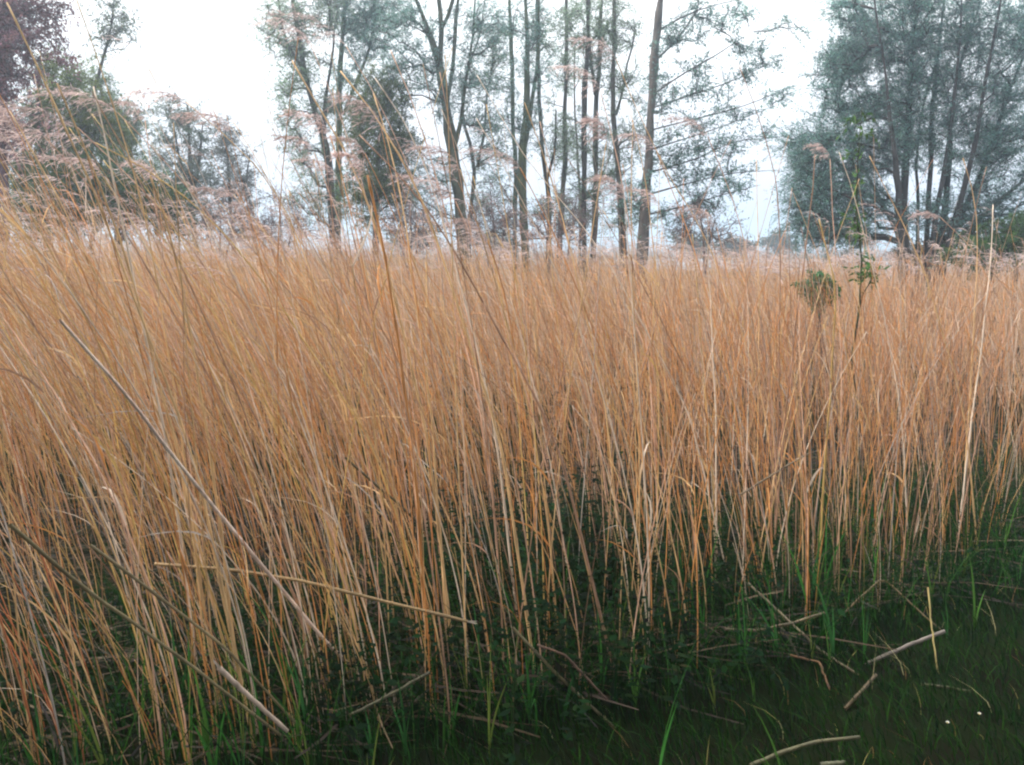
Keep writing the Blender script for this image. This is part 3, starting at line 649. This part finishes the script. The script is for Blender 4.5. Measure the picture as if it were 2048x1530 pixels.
def traced(pts, Y, rad, cname, plume=0.0, nleaf=0, dY=0.0, label=None):
    """a reed seen in the photo, tip first; it goes on down to the ground behind the others"""
    pts = pts[::-1]; n = len(pts)
    w_ = np.array([P(x, y, Y + dY * i / max(n - 1, 1)) for i, (x, y) in enumerate(pts)])
    sl = (w_[1] - w_[0]) / max(w_[1, 2] - w_[0, 2], .05); z = w_[0, 2]
    b = w_[0] - sl * z * .55; b[2] = ground_h(b[0], b[1]) - .02; b[1] = w_[0, 1]
    midp = (w_[0] - sl * z * .35); midp[2] = z * .55; midp[1] = w_[0, 1]
    q = resample(np.concatenate([[b, midp], w_]), 14)
    q[1:-1] += rng.normal(0, .0015, (12, 3))
    reed_object(q, rad, cname, np.array(PAL[cname]) * rng.uniform(.9, 1.12), plume, label, nleaf)
H_ = [  # tip-first pixel path, distance, radius, colour, plume length, leaves
    ([(14, 5), (52, 73), (80, 152), (104, 200), (150, 300), (200, 410)], 2.7, .0062, 'straw', 0, 0),
    ([(146, -20), (204, 139), (222, 200), (242, 263), (277, 367), (300, 480)], 3.1, .0042, 'straw', 0, 1),
    ([(114, 166), (145, 229), (173, 312), (200, 367), (240, 470)], 2.9, .0062, 'straw', 0, 0),
    ([(187, 173), (208, 249), (225, 346), (239, 409), (256, 500)], 3.0, .0062, 'pale', 0, 0),
    ([(235, 225), (305, 291), (381, 381), (450, 467), (500, 540)], 3.6, .0034, 'pinkish', .30, 0),
    ([(372, 204), (440, 263), (502, 312), (561, 391), (600, 480)], 3.8, .0034, 'straw', .20, 0),
    ([(155, 255), (242, 333), (346, 443), (420, 540)], 3.4, .0036, 'pinkish', .30, 0),
    ([(190, 285), (284, 326), (364, 385), (433, 447), (485, 502)], 3.5, .0038, 'golden', .32, 0),
    ([(90, 275), (150, 330), (230, 430), (300, 540)], 3.2, .0038, 'brown', .34, 0),
    ([(20, 222), (60, 290), (110, 380), (160, 480)], 3.0, .0040, 'straw', .22, 0),
    ([(464, 239), (502, 294), (540, 367), (571, 416), (600, 500)], 4.2, .0040, 'straw', 0, 1),
    ([(300, 350), (322, 400), (345, 470)], 2.9, .0070, 'straw', 0, 0),
    ([(584, 121), (632, 204), (653, 235), (674, 270), (715, 346), (743, 416), (764, 490)], 3.3, .0062, 'straw', 0, 0),
    ([(681, 142), (729, 197), (774, 263), (809, 322), (826, 357), (875, 480)], 3.2, .0060, 'straw', 0, 0),
    ([(750, 156), (792, 211), (826, 263), (847, 319), (890, 450)], 3.6, .0050, 'pale', 0, 0),
    ([(781, 100), (812, 163), (850, 270), (880, 380), (905, 480)], 3.9, .0046, 'pinkish', 0, 0),
    ([(747, 187), (767, 242), (785, 305), (802, 391), (816, 485)], 3.4, .0048, 'straw', 0, 1),
    ([(719, 270), (781, 329), (826, 374), (880, 450)], 3.3, .0058, 'brown', 0, 0),
    ([(622, 90), (665, 190), (705, 300), (740, 420)], 4.6, .0030, 'pinkish', .34, 0),
    ([(692, 92), (745, 170), (800, 290), (850, 420)], 4.4, .0032, 'pinkish', .40, 0),
    ([(660, 270), (680, 340), (705, 430), (720, 500)], 4.0, .0038, 'orange', .26, 0),
    ([(628, 305), (655, 370), (690, 470)], 4.2, .0036, 'pinkish', .22, 0),
    ([(676, 360), (695, 420), (715, 500)], 4.4, .0036, 'brown', .24, 0),
    ([(735, 350), (755, 420), (770, 500)], 3.1, .0075, 'orange', .16, 1),
    ([(954, 150), (1012, 249), (1052, 322), (1104, 381), (1162, 443), (1210, 510)], 4.2, .0036, 'pale', 0, 0),
    ([(1049, 205), (1078, 278), (1093, 322), (1130, 450)], 4.0, .0046, 'straw', 0, 0),
    ([(1232, 118), (1261, 198), (1301, 271), (1338, 362), (1389, 424), (1418, 487)], 4.6, .0036, 'straw', .26, 0),
    ([(1261, 227), (1287, 322), (1301, 439), (1310, 520)], 4.4, .0040, 'straw', 0, 1),
    ([(1200, 180), (1225, 270), (1245, 370), (1265, 480)], 4.5, .0034, 'pinkish', .30, 0),
    ([(1312, 300), (1345, 380), (1380, 470)], 4.6, .0034, 'orange', .22, 0),
    ([(1415, 272), (1445, 340), (1475, 420), (1492, 500)], 4.8, .0036, 'pinkish', .26, 0),
    ([(1477, 128), (1513, 220), (1539, 293), (1556, 384), (1561, 476), (1560, 560)], 4.6, .0042, 'brown', 0, 0),
    ([(1513, 318), (1515, 402), (1518, 520)], 4.8, .0038, 'straw', 0, 0),
    ([(1416, 424), (1415, 480), (1417, 549)], 4.4, .0050, 'pale', 0, 0),
    ([(1630, 308), (1622, 426), (1601, 567), (1585, 700)], 4.4, .0050, 'brown', 0, 0),
    ([(1678, 304), (1711, 389), (1731, 486), (1760, 590)], 4.8, .0042, 'pale', 0, 1),
    ([(1638, 438), (1654, 495), (1674, 567), (1668, 680), (1660, 790)], 4.2, .0062, 'golden', 0, 0),
    ([(1739, 312), (1780, 393), (1824, 482), (1857, 567)], 4.6, .0052, 'straw', 0, 0),
    ([(1926, 316), (1950, 389), (1958, 446), (1954, 507), (1950, 600)], 5.0, .0046, 'straw', 0, 0),
    ([(1986, 409), (1986, 466), (1974, 588), (1960, 720)], 4.8, .0052, 'pale', 0, 0),
    ([(1660, 318), (1665, 420), (1672, 520)], 5.4, .0036, 'pinkish', .20, 0),
    ([(1880, 434), (1930, 480), (1985, 540)], 5.2, .0036, 'pinkish', .14, 0),
    ([(1040, 335), (1075, 400), (1120, 490)], 4.0, .0038, 'orange', .24, 0),
    ([(975, 480), (1000, 540), (1020, 640)], 3.9, .0044, 'orange', .24, 0),
    ([(290, 240), (300, 320), (312, 420)], 4.2, .0036, 'pinkish', .22, 0),
]
for (pts, Y, r, c, pl, nl) in H_:
    traced(pts, Y, r, c, pl, nl, dY=rng.uniform(-.15, .1))

def random_reeds(n):
    done = 0
    while done < n:
        b = rng.uniform(-.60, .60); y0 = None
        x = b * rng.uniform(2.3, 4.8); e = float(edge(x)); y = e + abs(rng.normal(0, .75)) - .1
        if abs(x / y) > .6 or y > e + 1.9: continue
        b = x / y
        # fewer stand in front of the open grass corner
        if b > .2 and y < e + .15 and rng.random() < .6: continue
        if rng.random() < .35 * math.exp(-((x - .3) / .6) ** 2 - ((y - 3.5) / .4) ** 2): continue
        u = rng.random()
        if u < .40 * np.interp(b, [-.5, -.2, .1, .4], [1.6, 1.5, 1, .5]): H = rng.uniform(1.75, 2.35)
        elif u < .80: H = rng.normal(1.5, .16)
        else: H = rng.uniform(.5, 1.2)
        H = float(H * np.interp(b, [-.6, 0, .35, .6], [1.06, 1, .92, .92]))
        lx = float(lean_of(b) * rng.uniform(.45, 1.15) + rng.normal(0, .14) + (rng.uniform(.08, .25) if rng.random() < .14 else 0)); ly = float(rng.normal(-.02, .10))
        k = 12
        pa = reed_paths(np.array([x]), np.array([y]), np.array([H]), np.array([lx]), np.array([ly]), k, p=rng.uniform(1.3, 1.9))[0]
        cname = PK[int(pick(np.array([b]))[0])]
        if b < -.5 and rng.random() < .6: cname = 'rust'
        pl = rng.uniform(.16, .26) if (H > 1.75 and rng.random() < .22) else 0
        if pix(pa[-1])[1] < 170: pl = 0
        reed_object(pa, float(rng.uniform(.0017, .0035)), cname, np.clip(np.array(PAL[cname]) * rng.uniform(.85, 1.15), .05, .85), pl, None, int(rng.random() < .45) + int(rng.random() < .15), sides=5)
        done += 1
random_reeds(300 - n_reed)

# bent and fallen stems, each one traced
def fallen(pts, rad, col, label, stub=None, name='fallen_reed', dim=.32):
    """pts (px, py, Y)"""
    w_ = np.array([P(*p) for p in pts]); w_[:, 2] = np.maximum(w_[:, 2], rad * .4 + ground_h(w_[:, 0], w_[:, 1]))
    k = 16
    q = w_ if len(w_) == 2 else w_
    if len(w_) == 2: q = resample(w_, k)
    else:
        d = np.r_[0, np.cumsum(np.linalg.norm(np.diff(w_, axis=0), axis=1))]; T = np.linspace(0, d[-1], k); q = np.stack([np.interp(T, d, w_[:, i]) for i in range(3)], 1)
    q[1:-1] += rng.normal(0, .0008, (k - 2, 3))
    b = q[0].copy(); g = Geo()
    root = empty(name, b, label, 'reed stem', 'bent and fallen reed stems')
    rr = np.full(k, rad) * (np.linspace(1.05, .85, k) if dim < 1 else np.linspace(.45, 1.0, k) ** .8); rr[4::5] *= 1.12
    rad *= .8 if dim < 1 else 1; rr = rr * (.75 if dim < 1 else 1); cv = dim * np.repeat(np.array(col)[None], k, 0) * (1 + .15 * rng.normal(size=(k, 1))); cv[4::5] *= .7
    tubes(g, q[None], rr[None], 8, np.clip(cv, .02, .9)[None]); g.obj('stem', M_REED, root, b)
    if stub is not None:                       # ragged pale break
        g = Geo(); e = q[0 if stub == 0 else -1]; d = norm(q[0] - q[1]) if stub == 0 else norm(q[-1] - q[-2])
        n = 5; ax = norm(d + rng.normal(0, .13, (n, 3)))
        pa = e + ax[:, None] * np.linspace(-.01, .03, 4)[None, :, None] * rng.uniform(.6, 1.3, (n, 1, 1))
        ribbons(g, pa, np.full((n, 4), rad * 1.1) * np.array([[1, .9, .6, .1]]), rand_dir(n), np.full((n, 3), .45) * np.array([1, .85, .7])); g.obj('split_end', M_RLEAF, root, b)
    return root
OLV = (.26, .21, .10); TAN = (.46, .33, .20); PNK = (.60, .44, .36)
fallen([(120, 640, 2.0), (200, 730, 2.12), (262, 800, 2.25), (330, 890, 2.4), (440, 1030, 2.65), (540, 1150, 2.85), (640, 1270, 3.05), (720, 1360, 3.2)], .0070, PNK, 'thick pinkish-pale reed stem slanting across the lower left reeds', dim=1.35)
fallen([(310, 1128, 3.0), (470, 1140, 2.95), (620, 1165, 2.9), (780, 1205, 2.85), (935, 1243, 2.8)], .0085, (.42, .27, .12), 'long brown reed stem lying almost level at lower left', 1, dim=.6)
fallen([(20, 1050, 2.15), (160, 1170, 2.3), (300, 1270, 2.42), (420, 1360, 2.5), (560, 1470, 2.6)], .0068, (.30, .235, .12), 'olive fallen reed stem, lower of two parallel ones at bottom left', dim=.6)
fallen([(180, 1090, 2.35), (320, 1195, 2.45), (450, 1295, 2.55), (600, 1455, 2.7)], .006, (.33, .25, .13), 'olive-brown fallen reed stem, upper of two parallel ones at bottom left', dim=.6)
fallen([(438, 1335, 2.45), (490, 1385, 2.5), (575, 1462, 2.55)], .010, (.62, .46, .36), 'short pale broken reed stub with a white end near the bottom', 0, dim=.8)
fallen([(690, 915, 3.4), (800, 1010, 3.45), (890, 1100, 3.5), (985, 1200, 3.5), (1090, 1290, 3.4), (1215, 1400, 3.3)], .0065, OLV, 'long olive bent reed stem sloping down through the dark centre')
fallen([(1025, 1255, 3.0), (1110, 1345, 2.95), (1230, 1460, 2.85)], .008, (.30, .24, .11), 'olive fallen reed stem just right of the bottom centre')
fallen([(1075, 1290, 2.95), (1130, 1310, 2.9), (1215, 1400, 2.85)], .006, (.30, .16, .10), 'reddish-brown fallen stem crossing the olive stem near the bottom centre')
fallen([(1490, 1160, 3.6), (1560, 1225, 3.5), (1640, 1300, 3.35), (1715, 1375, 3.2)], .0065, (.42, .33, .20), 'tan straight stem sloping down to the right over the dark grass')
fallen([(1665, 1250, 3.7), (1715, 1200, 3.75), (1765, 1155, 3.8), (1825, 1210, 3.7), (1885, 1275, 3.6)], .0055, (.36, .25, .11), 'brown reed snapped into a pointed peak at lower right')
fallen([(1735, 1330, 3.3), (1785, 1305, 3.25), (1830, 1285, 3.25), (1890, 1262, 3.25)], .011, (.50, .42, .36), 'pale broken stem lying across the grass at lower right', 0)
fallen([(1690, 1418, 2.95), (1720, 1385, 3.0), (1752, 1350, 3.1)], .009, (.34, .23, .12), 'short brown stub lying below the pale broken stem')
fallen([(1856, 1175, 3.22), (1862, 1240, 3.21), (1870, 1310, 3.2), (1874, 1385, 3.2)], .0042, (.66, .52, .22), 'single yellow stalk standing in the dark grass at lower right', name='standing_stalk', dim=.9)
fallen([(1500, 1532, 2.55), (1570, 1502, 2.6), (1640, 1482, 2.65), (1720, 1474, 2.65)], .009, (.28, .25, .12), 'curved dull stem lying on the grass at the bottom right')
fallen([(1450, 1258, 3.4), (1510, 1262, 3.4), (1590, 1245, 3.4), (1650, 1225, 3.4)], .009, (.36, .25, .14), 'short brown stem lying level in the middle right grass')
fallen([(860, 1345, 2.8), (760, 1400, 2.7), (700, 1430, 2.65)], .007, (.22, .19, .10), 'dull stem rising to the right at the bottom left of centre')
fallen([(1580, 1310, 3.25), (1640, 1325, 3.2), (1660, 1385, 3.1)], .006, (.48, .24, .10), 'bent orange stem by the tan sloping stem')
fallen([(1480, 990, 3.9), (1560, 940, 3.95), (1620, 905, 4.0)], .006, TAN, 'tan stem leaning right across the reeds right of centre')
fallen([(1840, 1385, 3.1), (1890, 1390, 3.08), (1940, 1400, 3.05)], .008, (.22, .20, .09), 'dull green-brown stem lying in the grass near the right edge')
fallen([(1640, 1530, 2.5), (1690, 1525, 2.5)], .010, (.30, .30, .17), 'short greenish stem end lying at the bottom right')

# ------------------------------------------------------------------ green growth
SHOOT_C = [(.05, .19, .035), (.04, .14, .04), (.08, .19, .035), (.14, .19, .04)]
def shoot(x, y, H, wd, col, lx, label):
    z = float(ground_h(x, y)); b = np.array([x, y, z - .02]); root = empty('green_shoot', b, label, 'shoot', 'young green reed shoots')
    nb = 2 + int(rng.random() < .5)
    for q in range(nb):
        u = np.linspace(0, 1, 7)[:, None]; h = H * (1 if q == 0 else rng.uniform(.5, .8)); a = rng.uniform(0, 6.28)
        o = np.array([lx * .6 + (0 if q == 0 else .22 * math.cos(a)), .15 * math.sin(a), 0]) * h
        p = b + np.array([0, 0, 1.0]) * h * u + o * u ** 2
        w_ = wd * np.array([.7, .9, 1, .95, .8, .5, .05])
        g = Geo(); sd_ = norm(np.array([math.cos(a * 3) + .8, math.sin(a * 3) * .7, 0]))
        ribbons(g, p[None], w_[None], sd_[None], np.clip(np.array(col) * rng.uniform(.8, 1.2), .01, .5)[None], fold=.2)
        g.obj('blade', M_GREEN, root, b)
def shoots():
    big = [(412, 1380, 2.6, .30, .011, 2), (425, 1430, 2.5, .26, .014, 0), (505, 1350, 2.7, .3, .012, 2), (522, 1400, 2.6, .32, .012, 0), (480, 1440, 2.5, .24, .012, 1), (217, 1500, 2.35, .15, .016, 2),
           (150, 1490, 2.35, .2, .010, 1), (1060, 1420, 2.9, .3, .010, 0), (745, 1470, 2.6, .22, .009, 1), (1205, 1360, 3.1, .32, .008, 0), (1270, 1400, 3.0, .32, .008, 2), (905, 1420, 2.8, .26, .009, 0),
           (810, 1420, 2.7, .28, .009, 1), (1480, 1300, 3.3, .30, .007, 0), (1950, 1240, 3.6, .32, .009, 2)]
    nm = ['bright', 'deep', 'yellowish']
    lab = ['left of the pale broken stub', 'just left of the pale stub, wider', 'right of the pale stub, tallest of its tuft', 'right of the pale stub beside a taller one', 'below the pale stub', 'short and very broad at bottom left',
           'near the bottom left corner', 'below the long olive bent stem', 'left of centre at the bottom edge', 'right of the olive fallen stem', 'tall beside the reddish-brown fallen stem', 'below the level brown stem',
           'left of the centre below the reeds', 'left of the tan sloping stem', 'among grass by the yellow stalk']
    for (px, py, Y, H, wd, c), l in zip(big, lab):
        p = P(px, py, Y); shoot(p[0], Y, H + max(p[2], 0) * .3, wd, SHOOT_C[(c + 0) % 3], -.1, 'green reed shoot ' + l)
    n = 0
    while n < 95:
        x = rng.uniform(-1.5, 2.6); e = float(edge(x)); y = e + rng.normal(.05, .35)
        if abs(x / y) > .6 or y < 2.25: continue
        H = rng.uniform(.18, .5); px, py = pix(np.array([x, y, H]))
        z = ('in the bottom left corner' if px < 180 else 'by the olive fallen stems' if px < 400 else 'near the pale broken stub' if px < 620 else 'under the level brown stem' if px < 820 else 'under the long olive bent stem' if px < 1000 else
             'by the reddish-brown fallen stem' if px < 1160 else 'in the nettles right of centre' if px < 1320 else 'before the orange reed bases' if px < 1480 else 'by the tan sloping stem' if px < 1640 else 'under the peaked broken reed' if px < 1850 else 'near the yellow stalk' if px < 1960 else 'by the right photo edge')
        hh = 'short' if H < .26 else 'medium' if H < .38 else 'tall'; ci = int(rng.integers(0, 4)); lx = rng.normal(-.12, .25)
        tone = ['bright green', 'deep green', 'fresh green', 'yellow-green'][ci]; ll = 'left-bent' if lx < -.22 else 'right-bent' if lx > .12 else 'straight'
        shoot(x, y, H, rng.uniform(.005, .010), SHOOT_C[ci], lx, f'{hh} {ll} {tone} shoot {z}'); n += 1
shoots()

def grass():
    g = Geo()
    def batch(n, xr, yr, hr, wr, cols, keepf, lean=-.35):
        x = rng.uniform(*xr, n); y = rng.uniform(*yr, n); k = keepf(x, y); x = x[k]; y = y[k]; n = len(x)
        h = rng.uniform(*hr, n); z = ground_h(x, y) - .01; u = np.linspace(0, 1, 4)
        lx = rng.normal(lean, .35, n) * h; ly = rng.normal(0, .35, n) * h
        p = np.stack([x[:, None] + lx[:, None] * u ** 1.8, y[:, None] + ly[:, None] * u ** 1.8, z[:, None] + h[:, None] * (u - .25 * u ** 2)], -1)
        w_ = rng.uniform(*wr, n)[:, None] * np.array([[.8, 1, .7, .05]])
        a = rng.uniform(0, 3.14, n)
        c = np.array(cols)[rng.integers(0, len(cols), n)] * (1 + .2 * rng.normal(size=(n, 1)))
        ribbons(g, p, w_, np.stack([np.cos(a), np.sin(a), 0 * a], 1), np.clip(c, .008, .6))
    G = [(.008, .035, .005), (.006, .027, .005), (.013, .044, .007), (.005, .020, .005)]
    batch(56000, (-1.6, 4.2), (1.9, 6.0), (.05, .17), (.0024, .0055), G + [(.025, .075, .012)], lambda x, y: (y < edge(x) + .5) & (np.abs(x) < .66 * y + .3) & ((x > -.2) | (rng.random(len(x)) < .35)))
    batch(25000, (-2.0, 5.0), (2.1, 6.5), (.15, .50), (.003, .006), G + [(.018, .075, .014), (.035, .10, .02)], lambda x, y: (y > edge(x) - .35) & (y < edge(x) + 1.4) & (np.abs(x) < .64 * y + .2) & (rng.random(len(x)) < np.interp(x, [-1, .8, 2], [.75, .95, 1])), -.12)
    batch(500, (.1, 4.0), (2.0, 5.0), (.05, .2), (.002, .004), [(.36, .32, .12), (.28, .16, .07), (.40, .36, .2)], lambda x, y: (y < edge(x) + .2) & (np.abs(x) < .64 * y))
    o = g.obj('grass', M_GREEN); tag(o, 'dark green rough grass in front of the reeds at lower right', 'grass', kind='stuff')
grass()

def herbs():
    g = Geo(); n = 380
    x = rng.uniform(-2.2, 2.8, n * 3); y = edge(x) + rng.normal(.85, .65, n * 3)
    wgt = np.exp(-((x - .25) / .75) ** 2) + .28
    k = (np.abs(x / y) < .62) & (rng.random(len(x)) < wgt) & (y > 2.4); x = x[k]; y = y[k]
    for i in range(len(x)):
        hm = .20 + .24 * math.exp(-((x[i] - .3) / .8) ** 2); H = hm * rng.uniform(.6, 1.15)
        b = np.array([x[i], y[i], ground_h(x[i], y[i])]); tip = b + np.array([rng.normal(-.06, .07), rng.normal(0, .07), H])
        tubes(g, np.stack([b, (b + tip) / 2 + rng.normal(0, .01, 3), tip])[None], np.array([[.0025, .002, .001]]), 4, np.array([[.03, .05, .02]]), cap=False)
        m = int(12 + H * 40); t = rng.uniform(.15, 1, m)[:, None]; p = b + (tip - b) * t
        a = rng.uniform(0, 6.28, m); ax = norm(np.stack([np.cos(a), np.sin(a), rng.normal(-.15, .25, m)], 1))
        nr_ = norm(np.array([0, 0, 1.0]) + rng.normal(0, .3, (m, 3)))
        c = np.array([(.005, .018, .007), (.006, .024, .006), (.010, .023, .006), (.020, .019, .008)])[rng.choice(4, m, p=[.5, .28, .17, .05])] * rng.uniform(.7, 1.3) * (1 + .25 * rng.normal(size=(m, 1)))
        ln = rng.uniform(.03, .065, m) * (1.1 - .35 * t[:, 0]); leaves(g, p + ax * .012, ax, nr_, ln, ln * rng.uniform(.4, .6, m), np.clip(c, .006, .4))
    o = g.obj('undergrowth', M_HERB, smooth=False); tag(o, 'dark green leafy nettles growing low among the reed bases', 'undergrowth', kind='stuff')
herbs()

def litter():
    g = Geo(); n = 7000
    x = rng.uniform(-3.2, 4.2, n); y = edge(x) + rng.uniform(-.15, 3.2, n); k = np.abs(x / y) < .66; x = x[k]; y = y[k]; n = len(x)
    a = rng.normal(.0, .8, n) + 3.14 * (rng.random(n) < .5); ln = rng.uniform(.1, .5, n); z = ground_h(x, y) + .01 + rng.uniform(0, .10, n)
    d = np.stack([np.cos(a), np.sin(a), rng.normal(0, .22, n)], 1) * ln[:, None]
    p = np.stack([x, y, z], 1); q = p + d; q[:, 2] = np.maximum(q[:, 2], ground_h(q[:, 0], q[:, 1]) + .005)
    c = np.array([(.07, .045, .026), (.045, .03, .02), (.10, .07, .04), (.035, .028, .018)])[rng.integers(0, 4, n)] * (1 + .2 * rng.normal(size=(n, 1)))
    ribbons(g, np.stack([p, (p + q) / 2 + rng.normal(0, .01, (n, 3)), q], 1), rng.uniform(.004, .010, n)[:, None] * np.array([[.8, 1, .5]]), norm(np.stack([-np.sin(a), np.cos(a), rng.normal(.4, .5, n)], 1)), np.clip(c, .02, .5))
    o = g.obj('leaf_litter', M_RLEAF); tag(o, 'brown broken reed litter on the ground between the stems', 'litter', kind='stuff')
litter()

def flower(px, py, Y, label):
    p = P(px, py, Y); b = np.array([p[0], Y, float(ground_h(p[0], Y))]); h = max(.05, p[2] - b[2])
    root = empty('white_flower', b, label, 'flower', 'tiny white flowers in the grass')
    g = Geo(); top = b + np.array([0, 0, h]); tubes(g, np.stack([b, (b + top) / 2 + np.array([.004, 0, 0]), top])[None], np.full((1, 3), .0012), 4, np.array([[.03, .07, .02]])); g.obj('stalk', M_GREEN, root, b)
    n = 9; a = np.arange(n) / n * 6.283
    for q in range(n):
        ax = norm(np.array([[math.cos(a[q]), math.sin(a[q]) - .3, .55]])); g = Geo()
        leaves(g, top[None], ax, norm(np.array([[0, 0, 1.0]]) - ax * .4), np.array([.008]), np.array([.004]), np.array([[.75, .75, .74]])); g.obj('petal', M_WHITE, root, b)
    g = Geo(); u = np.linspace(0, 1, 3); tubes(g, (top + np.array([[0, 0, -.001], [0, 0, .002], [0, 0, .003]]))[None], np.array([[.003, .003, .001]]), 6, np.array([[.5, .35, .04]])); g.obj('disc', M_WHITE, root, b)
flower(1893, 1468, 2.75, 'brighter of two tiny white flowers in the dark grass at lower right')
flower(1956, 1456, 2.8, 'fainter of two tiny white flowers, nearer the right edge')
